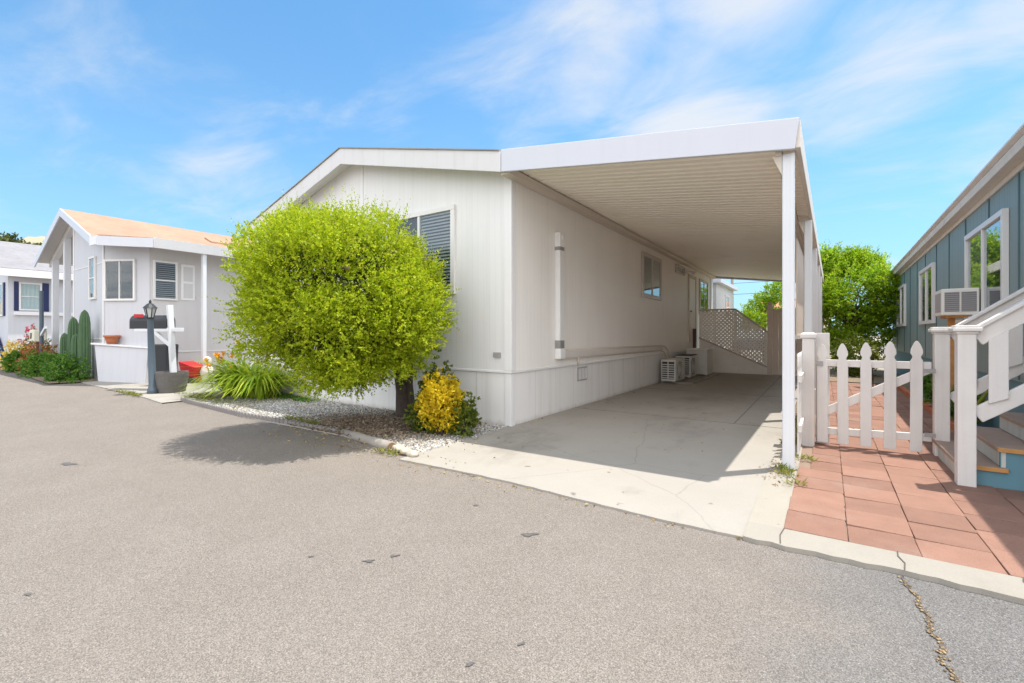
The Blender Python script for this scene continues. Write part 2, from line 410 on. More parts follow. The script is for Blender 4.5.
edge_strip('kerb', 'kerb', -.40, 4.0, lambda x: 3.07+.012*math.sin(x*5), lambda x: 3.325, .028, 60, .014)
sheet('soil_strip', 'soil', -.39, -.09, 5.93, 16.0, .006, 4, 2)
sheet('paving_bed', 'joint', -.19, 1.42, 3.33, 21, .010, 4, 2)
edge_strip('footpath', 'concrete', -17.0, -9.7, lambda x: 3.16+.05*math.sin(x), lambda x: 9, .02, 30, .01)
edge_strip('footpath', 'concrete', -26.0, -19.6, lambda x: 2.85+.05*math.sin(x), lambda x: 6, .02, 30, .01)
# joints cut in the driveway, drawn as thin sunken dark fills
b = MB()
for y in (6.9, 10.3): b.box(-3.43, -.40, y-.006, y+.006, .0, .0195)
b.box(-1.02, -1.008, 6.9, 15.7, .0, .0195)
struct(b, 'driveway_joint', 'joint_fill')
# terracotta pavers: every slab a little off its neighbours
b = MB()
xs = [-.195, .135, .465, .795, 1.125, 1.42]
for ci in range(5):
    y = 3.335
    off = random.uniform(-.05, .05)
    k = 0
    while y < 14.2:
        ln = .315+random.uniform(-.015, .015)+(off if k == 0 else 0)
        x0, x1 = xs[ci]+.002, xs[ci+1]-.002
        if ci == 0 and y > 4.75: x0 = -.10
        y1 = y+ln
        z = .024+random.uniform(-.003, .003)
        tz = [random.uniform(-.004, .004) for _ in range(4)]
        sh = -.016*(y-4.5)
        sh = max(-.05, min(.03, sh)) if y < 8 else -.05
        q = [(x0, y+.0025), (x1, y+.0025), (x1, y1-.0025), (x0, y1-.0025)]
        q = [(px+random.uniform(-.002, .002)-sh*.6, py) for px, py in q]
        b.hexa([(p[0], p[1], -.01) for p in q]+[(p[0], p[1], z+t) for p, t in zip(q, tz)])
        y = y1; k += 1
struct(b, 'paving', 'paver', bevel=.004)
# crack running out from the kerb, with grit in it
path = [(.335, 3.06), (.345, 2.95), (.372, 2.86), (.362, 2.78), (.385, 2.70), (.375, 2.63), (.372, 2.56), (.395, 2.49), (.385, 2.42), (.372, 2.36), (.395, 2.29), (.40, 2.22), (.385, 2.1), (.41, 1.95), (.40, 1.8)]
b = MB()
for (x0, y0), (x1, y1) in zip(path, path[1:]):
    w = random.uniform(.004, .009)
    b.poly([(x0-w, y0, .004), (x0+w, y0, .004), (x1+w*.9, y1, .004), (x1-w*.9, y1, .004)])
struct(b, 'road_crack', 'crack')
for pa in ([(.345, 3.33), (.34, 3.26), (.36, 3.18), (.345, 3.06)], [(.83, 3.33), (.815, 3.27), (.84, 3.2), (.87, 3.14), (.865, 3.07)], [(-.20, 3.33), (-.215, 3.2), (-.205, 3.07)]):
    b = MB()
    for (xa, ya), (xb, yb) in zip(pa, pa[1:]): b.poly([(xa-.003, ya, .0322), (xa+.003, ya, .0322), (xb+.003, yb, .0322), (xb-.003, yb, .0322)])
    struct(b, 'kerb_crack', 'crack')
def blot(x, y, r, ax, seed):
    rs = random.Random(seed); b = MB(); pts = []
    for k in range(14):
        a_ = 2*math.pi*k/14; q = r*rs.uniform(.35, 1.2); px, py = q*math.cos(a_)*1.5, q*math.sin(a_)*.75
        pts.append((x+px*math.cos(ax)-py*math.sin(ax), y+px*math.sin(ax)+py*math.cos(ax), .004))
    b.poly(pts); struct(b, 'road_stain', 'stain')
for i, (x, y, r) in enumerate([(-1.51, 2.40, .040), (-2.06, 1.62, .026), (-1.99, 1.74, .020), (-2.09, 2.59, .022), (-1.0, 1.54, .016), (-1.1, 1.33, .014), (-5.99, 1.21, .07), (-3.15, .49, .022), (-2.37, 1.47, .014)]):
    blot(x, y, r, random.uniform(.2, 1.2), i)
def stones(cent, size, flat=.6):
    """irregular octahedral pebbles"""
    n = len(cent); base = np.array([(1,0,0),(-1,0,0),(0,1,0),(0,-1,0),(0,0,1),(0,0,-1)], float)
    V = base[None]*np.asarray(size)[:, None, None]*RNG.uniform(.6, 1.2, size=(n, 6, 1)); V[:, :, 2] *= flat
    a = RNG.uniform(0, 6.28, n); ca, sa = np.cos(a)[:, None], np.sin(a)[:, None]
    X = V[:, :, 0]*ca-V[:, :, 1]*sa; Y = V[:, :, 0]*sa+V[:, :, 1]*ca
    V = np.stack([X, Y, V[:, :, 2]], 2)+cent[:, None, :]
    T = np.array([(0,2,4),(2,1,4),(1,3,4),(3,0,4),(2,0,5),(1,2,5),(3,1,5),(0,3,5)])
    F = (np.arange(n)[:, None, None]*6+T[None]).reshape(-1, 3)
    return V.reshape(-1, 3), F
# grit along the crack and leaf litter at the edge of the tarmac
pp = []
for (x0, y0), (x1, y1) in zip(path, path[1:]):
    for _ in range(14):
        t = random.random(); pp.append((x0+(x1-x0)*t+random.gauss(0, .009), y0+(y1-y0)*t, .005))
for _ in range(260):
    x = random.uniform(-4.6, -2.5); pp.append((x, 3.12-.02*(x+3.4)+abs(random.gauss(0, .03))*-1+.02, .006))
for _ in range(160):
    x = random.gauss(-.33, .07); pp.append((x, random.gauss(4.75, .25), .026))
V, F = stones(np.array(pp), RNG.uniform(.003, .011, len(pp)), .4)
o = np_mesh('debris', V, F, 'debris'); o['kind'] = 'stuff'

# gravel bed and mulch between lane and house
b = MB()
b.prism([(-9.9, 3.50, -.02), (-7.2, 3.36, -.02), (-4.9, 3.43, -.02), (-3.46, 3.25, -.02), (-3.40, 4.35, -.02), (-3.43, 5.0, -.02), (-9.9, 5.0, -.02)], (0, 0, .032))
struct(b, 'gravel_bed', 'bed')
def bed_y0(x): return np.interp(x, [-9.9, -7.2, -4.9, -3.46], [3.52, 3.39, 3.47, 3.30])
n = 15000
gx = RNG.uniform(-9.9, -3.44, n); gy = bed_y0(gx)+(4.98-bed_y0(gx))*RNG.random(n)
mul = np.exp(-(((gx+5.0)/.95)**4+((gy-4.05)/.62)**4)*1.0)
keep = RNG.random(n) > mul*.80
P = np.stack([gx, gy, np.full(n, .016)], 1)[keep]
V, F = stones(P, RNG.uniform(.010, .021, len(P)), .7); o = np_mesh('gravel', V, F, 'gravel'); o['kind'] = 'stuff'
n = 8500
gx = RNG.normal(-5.0, .55, n); gy = RNG.normal(4.02, .36, n); gy = np.clip(gy, bed_y0(gx)-.03, 4.95)
P = np.stack([gx, gy, .018+RNG.uniform(0, .025, n)], 1)
D = RNG.normal(size=(n, 3)); D[:, 2] *= .25
V, F = leaf_geo(P, D, RNG.uniform(.02, .055, n), RNG.uniform(.012, .022, n), .15); o = np_mesh('bark_mulch', V, F, 'chips'); o['kind'] = 'stuff'

pl = []
for _ in range(620): pl.append((random.uniform(-9.5, -3.5), random.uniform(3.5, 4.95), .045))
for _ in range(230): pl.append((random.uniform(-6.2, -2.8), 3.36-.02*abs(random.gauss(0, 1))-.45*random.random()**3, .012))
for _ in range(60): pl.append((-3.36+abs(random.gauss(0, .07)), random.uniform(5.0, 11), .026))
for _ in range(50): pl.append((random.uniform(-.36, -.2), random.uniform(4.2, 5.9), .034))
for _ in range(45): pl.append((random.uniform(-3.3, -.4), 3.07-.12*random.random()**2, .012))
for _ in range(26): pl.append((random.uniform(-3.2, -.6), random.uniform(3.3, 8), .026))
D = RNG.normal(size=(len(pl), 3)); D[:, 2] *= .2
V, F = leaf_geo(np.array(pl), D, RNG.uniform(.018, .042, len(pl)), RNG.uniform(.010, .02, len(pl)), .2); o = np_mesh('leaf_litter', V, F, 'lf_litter'); o['kind'] = 'stuff'
# edging: a half-sunk log, pale stones, and a scalloped strip
t = thing('border_log', 'weathered grey log half sunk along the edge of the mulch', 'log', (-4.2, 3.38, 0))
pts = [(-4.92, 3.49, .02), (-4.6, 3.44, .025), (-4.25, 3.385, .025), (-3.84, 3.315, .03)]
MB().tube(pts, [.050, .055, .056, .060], 12).build('bark_body', 'log', t, smooth=True)
MB().tube([(-3.843, 3.3155, .03), (-3.832, 3.3135, .03)], .052, 12).build('cut_end', 'logend', t)
for i, (x, y, r, lab) in enumerate([(-3.71, 3.30, .075, 'pale edging stone beside the cut end of the border log'), (-3.56, 3.27, .06, 'middle one of three pale edging stones beside the driveway corner'), (-3.43, 3.24, .065, 'pale edging stone at the corner of the concrete driveway')]):
    bm = bmesh.new(); bmesh.ops.create_icosphere(bm, subdivisions=3, radius=1)
    for v in bm.verts:
        v.co = Vector((v.co.x*r*1.15, v.co.y*r*.8, v.co.z*r*.62))*(1+.16*math.sin(v.co.x*5+i)*math.cos(v.co.y*6+i)+random.uniform(-.02, .02))
    me = bpy.data.meshes.new('edging_stone'); bm.to_mesh(me); bm.free(); me.materials.append(M['stone'])
    for p in me.polygons: p.use_smooth = True
    o = bpy.data.objects.new('edging_stone', me); C.objects.link(o); o.location = (x, y, .035); tag(o, lab, 'stone', 'pale edging stones')
b = MB(); x = -9.75
while x < -5.0:
    y = float(bed_y0(x))-.03; pts = [(x+.045*math.cos(a), y, gz(x)+.03+.045*math.sin(a)) for a in [math.pi*k/8 for k in range(9)]]
    b.prism([(x-.045, y, 0)]+pts[::-1]+[(x+.045, y, 0)] if False else [(x+.045, y, -.02)]+pts+[(x-.045, y, -.02)], (0, .035, 0)); x += .094
tag(b.build('scalloped_edging', 'scallop', org=(-7.4, 3.38, 0)), 'dark scalloped edging strip along the front of the white gravel', 'garden edging')

# ------------------------------------------------------------------ windows
def window(parent, o, u, n, w, h, style='slider', frame='frame', fw=.05, blinds=None, name='window', reveal=.05, left_dark=True):
    """frame mesh = part; panes and blinds = its children. o = lower-left corner on the wall, u along it, n outward."""
    o = Vector(o); u = Vector(u).normalized(); n = Vector(n).normalized(); z = Vector((0, 0, 1))
    def slab(b, a0, a1, b0, b1, d0, d1):
        P = lambda a, c, d: o+u*a+z*c+n*d
        b.hexa([P(a0,b0,d0), P(a1,b0,d0), P(a1,b0,d1), P(a0,b0,d1), P(a0,b1,d0), P(a1,b1,d0), P(a1,b1,d1), P(a0,b1,d1)])
    f = MB()
    slab(f, 0, w, 0, fw, .002, reveal); slab(f, 0, w, h-fw, h, .002, reveal)
    slab(f, 0, fw, fw, h-fw, .002, reveal-.002); slab(f, w-fw, w, fw, h-fw, .002, reveal-.002)
    mw = fw*.6
    if style == 'slider': slab(f, w/2-mw/2, w/2+mw/2, fw, h-fw, .002, reveal-.006)
    if style == 'hung': slab(f, fw, w-fw, h/2-mw/2, h/2+mw/2, .002, reveal-.006)
    F = f.build(name, frame, parent, bevel=.004)
    bk = MB(); slab(bk, fw*.5, w-fw*.5, fw*.5, h-fw*.5, .003, .006); bk.build('dark_room', 'dark', F)
    if blinds:
        kind, a0, a1 = blinds[:3]
        a0 = fw+a0*(w-2*fw); a1 = fw+a1*(w-2*fw); bl = MB()
        if kind == 'slats':
            c = fw+.01
            while c < h-fw-.02:
                bl.hexa([o+u*a0+z*c+n*.022, o+u*a1+z*c+n*.022, o+u*a1+z*(c+.003)+n*.022, o+u*a0+z*(c+.003)+n*.022,
                         o+u*a0+z*(c+.026)+n*.010, o+u*a1+z*(c+.026)+n*.010, o+u*a1+z*(c+.029)+n*.010, o+u*a0+z*(c+.029)+n*.010]); c += .048
        else:
            k = max(4, int((a1-a0)/.05))
            for i in range(k):
                xa = a0+(a1-a0)*i/k; xb = a0+(a1-a0)*(i+1)/k
                da, db = (.010, .020) if i % 2 else (.020, .010)
                P = lambda a, c, d: o+u*a+z*c+n*d
                bl.poly([P(xa, fw, da), P(xb, fw, db), P(xb, h-fw, db), P(xa, h-fw, da)])
        bl.build('blind' if kind == 'slats' else 'curtain', blinds[3], F)
    if style == 'slider':
        for a0, a1 in ((fw, w/2-mw/2), (w/2+mw/2, w-fw)):
            g = MB(); slab(g, a0, a1, fw, h-fw, .028, .031); g.build('pane', 'glass', F)
    elif style == 'hung':
        for b0, b1 in ((fw, h/2-mw/2), (h/2+mw/2, h-fw)):
            g = MB(); slab(g, fw, w-fw, b0, b1, .028, .031); g.build('pane', 'glass', F)
    else:
        g = MB(); slab(g, fw, w-fw, fw, h-fw, .028, .031); g.build('pane', 'glass', F)
    return F

# ------------------------------------------------------------------ the white mobile home
XL, XR, YF, YB = -9.70, -3.43, 5.0, 18.3
RX, RZ = -6.75, 4.40
H = thing('mobile_home', 'large white mobile home with low gable behind the round green bush', 'mobile home', (-6.5, 5.0, 0))
pent = lambda y: [(XL, y, .74), (XR, y, .74), (XR, y, 3.42), (RX, y, 4.24), (XL, y, 3.38)]
a = pent(YF); bq = pent(YB)
MB().poly(a).build('front_wall', 'siding', H); MB().poly(bq[::-1]).build('rear_wall', 'siding', H)
MB().poly([a[1], bq[1], bq[2], a[2]]).build('side_wall', 'siding_side', H); MB().poly([bq[0], a[0], a[4], bq[4]]).build('side_wall', 'siding_side', H)
sk = MB(); sk.prism([(XL+.02, YF+.018, -.02), (XR-.018, YF+.018, -.02), (XR-.018, YB-.02, -.02), (XL+.02, YB-.02, -.02)], (0, 0, .762)); sk.build('skirting', 'skirt', H)
b = MB()                                                  # drip ledge over the skirting, base flashing
b.box(XL, XR+.012, YF-.012, YF+.03, .725, .755); b.box(XR-.03, XR+.012, YF+.031, YB, .725, .755); b.build('skirting_ledge', 'trim', H, bevel=.004)
b = MB()
b.box(XR-.11, XR+.014, YF-.014, YF+.014, .757, 3.395); b.box(XR-.012, XR+.0135, YF+.015, YF+.10, .757, 3.395)
b.box(XR-.11, XR-.004, YF+.004, YF+.03, 0, .724); b.box(XR-.03, XR-.004, YF+.031, YF+.10, 0, .724)
b.build('corner_trim', 'trim', H, bevel=.004)
b = MB(); b.box(-6.56, -6.50, YF-.012, YF+.004, .757, 4.12); b.build('seam_batten', 'trim', H, bevel=.003)
# roof: two slopes with shingle skin, sheathed soffit, rake boards
YG = 4.72
def slope(x0, z0, x1, z1, th, dz):
    return [(x0, YG-.02, z0+dz), (x1, YG-.02, z1+dz), (x1, YB+.2, z1+dz), (x0, YB+.2, z0+dz)], (0, 0, th)
rf = MB(); rf.prism(*slope(-9.90, 3.50, RX, RZ, .016, -.006)); rf.prism(*slope(RX, RZ, -3.42, 3.60, .016, -.006)); roof = rf.build('roof', 'shingle', H)
so = MB()
so.poly([(-9.86, YG, 3.36), (RX, YG, 4.235), (RX, YF+.01, 4.235), (-9.86, YF+.01, 3.36)]); so.poly([(RX, YG, 4.235), (-3.41, YG, 3.415), (-3.41, YF+.01, 3.415), (RX, YF+.01, 4.235)])
so.build('soffit', 'trim', H)
for (x0, z0, x1, z1) in ((-9.86, 3.505, RX, 4.395), (RX, 4.395, -3.405, 3.59)):
    rb = MB(); rb.prism([(x0, YG, z0-.265), (x1, YG, z1-.265), (x1, YG, z1), (x0, YG, z0)], (0, .03, 0))
    nb = rb
    for i in range(6):
        t_ = (i+.5)/6; x = x0+(x1-x0)*t_; z = z0+(z1-z0)*t_-.25
        nb.tube([(x, YG-.004, z), (x, YG+.001, z)], .009, 8)
    rb.build('rake_board', 'rake', H, bevel=.004)
eb = MB(); eb.box(-9.93, -9.86, YG, YB, 3.24, 3.50); eb.build('eave_board', 'fascia', H)
b = MB(); b.box(-3.715, -3.595, YF-.022, YF-.001, .93, 1.0)
for k in range(5): b.box(-3.71+k*.023, -3.70+k*.023, YF-.027, YF-.022, .937, .993)
b.build('wall_vent', 'vent', H)
window(H, (-5.86, YF, 1.83), (1, 0, 0), (0, -1, 0), 1.46, 1.30, 'slider', 'frame', .075, ('slats', .53, 1, 'blind'))
window(H, (XR, 10.24, 2.10), (0, 1, 0), (1, 0, 0), 1.46, 1.04, 'slider', 'frame_tan', .09, ('curtain', .5, 1, 'curtain'))
window(H, (XR, 13.15, 2.98), (0, 1, 0), (1, 0, 0), .95, .24, 'slider', 'frame_tan', .045)
b = MB()                                                  # side door with casing
b.box(XR-.002, XR+.02, 14.70, 15.50, 1.02, 3.0); d = b.build('door', 'siding_side', H, bevel=.005)
k = MB(); k.box(XR+.001, XR+.035, 14.60, 14.69, 1.0, 3.1); k.box(XR+.001, XR+.035, 15.51, 15.60, 1.0, 3.1); k.box(XR+.001, XR+.034, 14.691, 15.509, 3.005, 3.1); k.build('door_casing', 'ledger', d)
k = MB(); k.tube([(XR+.02, 14.78, 1.95), (XR+.08, 14.78, 1.95)], [.02, .032], 10); k.build('door_knob', 'metal', d)
window(H, (XR, 16.1, 1.9), (0, 1, 0), (1, 0, 0), 1.3, 1.2, 'slider', 'ledger', .08)
b = MB(); b.box(XR-.004, XR+.028, 17.9, YB+.01, .0, 3.39); b.build('corner_trim', 'trim', H)
b = MB()                                                  # security lamp by the door
b.box(XR, XR+.05, 14.32, 14.44, 3.08, 3.2); b.tube([(XR+.05, 14.38, 3.14), (XR+.16, 14.34, 3.12), (XR+.26, 14.28, 3.06)], [.02, .03, .055], 10); b.build('security_lamp', 'trim', H)
# foundation vent
b = MB(); b.box(XR-.02, XR-.005, 7.0, 7.38, .45, .68); fv = b.build('foundation_vent', 'vent', H)
b = MB()
for k in range(6): b.box(XR-.006, XR+.004, 7.045+k*.058, 7.06+k*.058, .47, .66)
b.build('vent_bar', 'trim', fv)
# vertical line-set duct and the run to the condensers
b = MB(); x0 = XR+.001
b.box(x0, x0+.085, 6.20, 6.335, 1.05, 2.72); dct = b.build('conduit', 'duct', H, bevel=.012)
b = MB(); b.tube([(x0, 6.28, 2.75), (x0+.03, 6.28, 2.76), (x0+.07, 6.28, 2.78), (x0+.085, 6.28, 2.80)], [.085, .085, .07, .03], 16); b.box(x0, x0+.095, 6.19, 6.345, 2.60, 2.82); b.build('conduit_cap', 'duct', dct, bevel=.02)
MB().box(x0, x0+.09, 6.195, 6.34, 2.545, 2.60).build('bracket', 'metal', dct)
b = MB(); b.box(x0, x0+.09, 6.195, 6.34, 1.02, 1.15)
for k in range(4): b.box(x0+.09, x0+.098, 6.205+k*.032, 6.222+k*.032, 1.03, 1.14)
b.build('bracket', 'metal', dct)
b = MB(); b.box(x0, x0+.105, 6.185, 6.36, .86, 1.03); b.build('elbow', 'duct', dct, bevel=.02)
b = MB(); b.hexa([(x0, 6.361, .87), (x0+.06, 6.361, .87), (x0+.06, 11.75, .845), (x0, 11.75, .845), (x0, 6.361, .985), (x0+.06, 6.361, .985), (x0+.06, 11.75, .93), (x0, 11.75, .93)]); b.build('pipe_cover', 'pipe', dct, bevel=.01)
b = MB()
b.tube([(x0+.03, 6.36, .995), (x0+.03, 9, .975), (x0+.03, 11.6, .955), (x0+.05, 11.95, .93), (x0+.09, 12.12, .80), (x0+.10, 12.15, .6)], .018, 8)
b.tube([(x0+.03, 6.36, .858), (x0+.03, 9, .85), (x0+.03, 11.7, .835), (x0+.05, 11.9, .78), (x0+.09, 12.0, .62)], .015, 8)
b.tube([(x0+.03, 6.95, .86), (x0+.03, 6.95, .72)], .018, 8)
b.build('refrigerant_pipe', 'ledger', dct, smooth=True)

# ------------------------------------------------------------------ carport
CP = thing('carport', 'white carport awning on posts beside the mobile home', 'carport', (-1.8, 4.9, 0))
def cx(y): return -.20+.014*(y-4.72)
def cz(x): return 3.40-(x+3.38)/3.18*.44                  # pan-roof underside
Y0, Y1 = 4.76, 18.25
b = MB(); y = Y0; prof = [(0, 0), (.09, 0), (.105, .026), (.13, .026), (.15, 0)]
pts = []
while y < Y1-.15:
    for dy, dz in prof[:-1]: pts.append((y+dy, dz))
    y += .15
pts.append((y, 0))
for (ya, za), (yb, zb) in zip(pts, pts[1:]):
    b.poly([(-3.38, ya, cz(-3.38)+za), (cx(ya), ya, cz(cx(ya))+za), (cx(yb), yb, cz(cx(yb))+zb), (-3.38, yb, cz(-3.38)+zb)])
b.build('pan_roof', 'ceiling', CP)
b = MB(); b.prism([(-3.385, Y0, 3.50), (-.20, Y0, 3.06), (cx(Y1), Y1, 3.06), (-3.385, Y1, 3.50)], (0, 0, .02)); b.build('top_sheet', 'fascia', CP)
b = MB(); b.prism([(-3.395, 4.72, 3.325), (-.205, 4.72, 2.885), (-.17, 4.72, 3.155), (-3.395, 4.72, 3.61)], (0, .04, 0)); b.build('front_fascia', 'fascia', CP, bevel=.006)
b = MB(); b.hexa([(-.205, 4.765, 2.905), (-.165, 4.765, 2.905), (cx(Y1)+.03, Y1, 2.90), (cx(Y1)-.01, Y1, 2.90), (-.205, 4.765, 3.15), (-.165, 4.765, 3.15), (cx(Y1)+.03, Y1, 3.13), (cx(Y1)-.01, Y1, 3.13)]); b.build('side_gutter', 'cream', CP, bevel=.005)
b = MB(); b.prism([(-3.395, Y1, 3.33), (cx(Y1)+.03, Y1, 2.90), (cx(Y1)+.03, Y1, 3.13), (-3.395, Y1, 3.6)], (0, .04, 0)); b.build('rear_fascia', 'fascia', CP)
b = MB(); b.hexa([(XR, 4.77, 3.30), (-3.30, 4.77, 3.30), (-3.30, Y1, 3.30), (XR, Y1, 3.30), (XR, 4.77, 3.385), (-3.27, 4.77, 3.365), (-3.27, Y1, 3.365), (XR, Y1, 3.385)]); b.build('ledger', 'ledger', CP); MB().box(XR+.002, -3.34, 4.78, Y1-.02, 3.386, 3.46).build('gap_shade_strip', 'ac_dark', CP)  # dark strip stands in for the shade inside the rib openings
b = MB(); b.beam((-.335, 4.80, 2.915), (-.30, 18.1, 2.905), .05, .075); b.build('eave_beam', 'ledger', CP)
def cpost(x, y):
    b = MB(); b.box(x-.048, x+.048, y-.048, y+.048, .0, 2.89); o = b.build('post', 'post', CP, bevel=.006)
    q = MB(); q.box(x-.075, x+.075, y-.065, y+.065, .012, .032); q.build('base_plate', 'metal', o)
    for s in (-1, 1):
        q = MB(); q.box(x-.012+s*.028, x+.012+s*.028, y-.0525, y-.0485, .05, 2.86); q.build('post_rib', 'post', o)
    q = MB(); q.prism([(x-.05, y-.05, 2.89), (x-.05, y-.05, 2.70), (x-.13, y-.05, 2.89)], (0, .03, 0)); q.build('bracket', 'ledger', o)
cpost(-.26, 4.87)
for y in (7.85, 10.5, 13.1, 15.5, 18.1): cpost(cx(y)-.02, y)
for (ya, yb) in ((8.5, 10.43), (10.57, 13.03), (13.17, 15.44)):
    b = MB(); b.beam((cx(ya)-.20, ya, 2.0), (cx(yb)-.20, yb, 2.0), .02, 1.54); o = b.build('screen_panel', 'screen', CP)
    b = MB(); b.beam((cx(ya)-.20, ya, 1.20), (cx(yb)-.20, yb, 1.20), .05, .06); b.build('panel_rail', 'cream', o)

# condensers on a low pad along the wall
tag(MB().box(-3.40, -2.62, 11.7, 15.0, .0, .05).build('equipment_pad', 'concrete_rough', org=(-3.0, 13.3, 0)), 'low concrete pad under the row of condensers', 'concrete pad')
def condenser(label, x0, x1, y0, y1, h, fan=True, top=None):
    z0 = .055
    t = thing('air_conditioner', label, 'air conditioner', ((x0+x1)/2, (y0+y1)/2, z0), group='condensers along the side wall')
    MB().box(x0, x1, y0, y1, z0+.03, z0+h).build('casing', 'ac', t, bevel=.015)
    f = MB(); f.box(x0+.03, x0+.08, y0+.03, y1-.03, z0, z0+.031); f.box(x1-.08, x1-.03, y0+.03, y1-.03, z0, z0+.031); f.build('foot', 'metal', t)
    if not fan: return MB().box(x0-.01, x1+.01, y0-.02, y1+.01, z0+h+.001, z0+h+.03).build('lid', top, t, bevel=.006)
    g = MB(); g.box(x0+.03, x1-.03, y0-.006, y0-.001, z0+.08, z0+h-.05); gg = g.build('side_grille', 'ac_dark', t)
    g = MB(); k = 0
    while z0+.10+k*.055 < z0+h-.08: g.box(x0+.025, x1-.025, y0-.016, y0-.007, z0+.10+k*.055, z0+.122+k*.055); k += 1
    g.box((x0+x1)/2-.01, (x0+x1)/2+.01, y0-.019, y0-.007, z0+.08, z0+h-.05)
    g.build('louvre', 'ac', gg)
    if fan:
        cy = (y0+y1)/2-.06; cz_ = z0+h/2+.01; r = min(h, y1-y0)*.40
        g = MB(); g.tube([(x1-.001, cy, cz_), (x1+.008, cy, cz_)], r, 28); fg = g.build('fan_grille', 'ac_dark', t)
        g = MB()
        for q in range(1, 6):
            rr = r*q/5; ring = [(x1+.014, cy+rr*math.cos(a_), cz_+rr*math.sin(a_)) for a_ in [2*math.pi*s/24 for s in range(25)]]
            g.tube(ring, .005, 5)
        for q in range(8):
            a_ = math.pi*q/4; g.tube([(x1+.013, cy, cz_), (x1+.013, cy+r*math.cos(a_), cz_+r*math.sin(a_))], .005, 5)
        g.build('guard', 'ac', fg)
    if top: MB().box(x0-.01, x1+.01, y0-.02, y1+.01, z0+h+.001, z0+h+.03).build('lid', top, t, bevel=.006)
condenser('low beige condenser with round fan, nearest the duct', -3.33, -2.98, 11.45, 12.40, .56)
condenser('middle beige condenser with a dark top in the row of three', -3.33, -2.95, 12.85, 13.55, .60, True, 'ac_dark')
condenser('tall condenser with a pale lid beside the lattice ramp', -3.30, -2.72, 13.85, 14.60, .74, False, 'ac_white')
tag(MB().box(-3.36, -3.27, 14.9, 15.0, .0, 1.42).build('wooden_post', 'brownpost', org=(-3.3, 14.95, 0)), 'short dark brown post beneath the side door', 'post')

# ramp with lattice railing at the back of the carport
RP = thing('ramp_railing', 'beige lattice railing sloping down across the back of the carport', 'railing', (-2.3, 15.8, 0))
LY = 15.82
poly = [(-3.34, 1.15), (-1.42, .27), (-1.42, 1.29), (-2.29, 2.00), (-3.34, 2.00)]
def clip(c, s):
    """clip line x = t, z = c + s t with the convex polygon"""
    ts = []
    for (xa, za), (xb, zb) in zip(poly, poly[1:]+poly[:1]):
        fa = za-c-s*xa; fb = zb-c-s*xb
        if fa*fb < 0: k = fa/(fa-fb); ts.append(xa+(xb-xa)*k)
    return (min(ts), max(ts)) if len(ts) >= 2 else None
for s, dy in ((1, 0), (-1, .012)):
    b = MB(); c = -6.0
    while c < 8:
        r_ = clip(c, s)
        if r_ and r_[1]-r_[0] > .03: b.beam((r_[0], LY+dy, c+s*r_[0]), (r_[1], LY+dy, c+s*r_[1]), .010, .062, (0, 0, 1))
        c += .12
    b.build('lattice_panel', 'lattice', RP)
b = MB(); b.beam((-3.36, LY, 2.03), (-2.28, LY, 2.03), .09, .05); b.beam((-2.28, LY, 2.03), (-1.40, LY, 1.315), .09, .05); b.build('handrail', 'lattice_rail', RP)
b = MB(); b.beam((-3.36, LY, 1.13), (-1.40, LY, .245), .05, .05); b.build('bottom_rail', 'lattice_rail', RP)
b = MB()
for x, z0, z1 in ((-3.33, 0, 2.0), (-2.29, 0, 2.0), (-1.42, 0, 1.3)): b.box(x-.03, x+.03, LY+.02, LY+.08, z0, z1)
b.build('railing_post', 'lattice', RP)
b = MB(); b.prism([(-3.34, LY+.025, 0), (-1.42, LY+.025, 0), (-1.42, LY+.025, .22), (-3.34, LY+.025, 1.10)], (0, .03, 0)); b.build('ramp_skirt', 'lattice', RP)
VF = thing('vinyl_fence', 'tan vinyl privacy fence at the back right of the carport', 'fence', (-.8, 15.7, 0))
b = MB(); b.box(-1.385, -1.255, 15.66, 15.79, 0, 2.14); o = b.build('fence_post', 'tanfence', VF, bevel=.01)
b = MB(); b.hexa([(-1.405, 15.64, 2.141), (-1.235, 15.64, 2.141), (-1.235, 15.81, 2.141), (-1.405, 15.81, 2.141), (-1.36, 15.69, 2.21), (-1.28, 15.69, 2.21), (-1.28, 15.76, 2.21), (-1.36, 15.76, 2.21)]); b.build('post_cap', 'tanfence', o)
b = MB(); x = -1.25
while x < -.12: b.box(x, x+.148, 15.705, 15.735, .06, 1.90); x += .152
b.build('fence_panel', 'tanfence', VF, bevel=.004)
b = MB(); b.box(-1.25, -.12, 15.69, 15.75, 1.90, 1.99); b.box(-1.25, -.12, 15.69, 15.75, .03, .10); b.build('fence_rail', 'tanfence', VF)

# ------------------------------------------------------------------ picket gate, its posts, side fence
GT = thing('picket_gate', 'white picket gate with pointed pickets and a diagonal brace', 'gate', (.4, 6.1, 0))
def picket_pts(w, h):
    k = w/2
    return [(-k, 0), (k, 0), (k, h-.20), (k*.72, h-.175), (k*.70, h-.155), (k*1.02, h-.125), (k*.95, h-.085), (k*.55, h-.03), (k*.2, h-.004), (0, h), (-k*.2, h-.004), (-k*.55, h-.03), (-k*.95, h-.085), (-k*1.02, h-.125), (-k*.70, h-.155), (-k*.72, h-.175), (-k, h-.20)]
for i, x in enumerate((-.005, .18, .375, .575, .78)):
    y = 6.085+.01*i; b = MB(); h = 1.085+.01*i
    ln = random.uniform(-.006, .006); b.prism([(x+px+ln*pz, y+random.choice((0, .0005)), .055+pz) for px, pz in picket_pts(.098+random.uniform(-.003, .003), h+random.uniform(-.006, .006))], (0, .02, 0)); b.build('picket', 'picket', GT, bevel=.003)
b = MB(); b.beam((-.05, 6.135, .93), (.90, 6.165, .93), .035, .075); b.build('top_rail', 'picket', GT, bevel=.004)
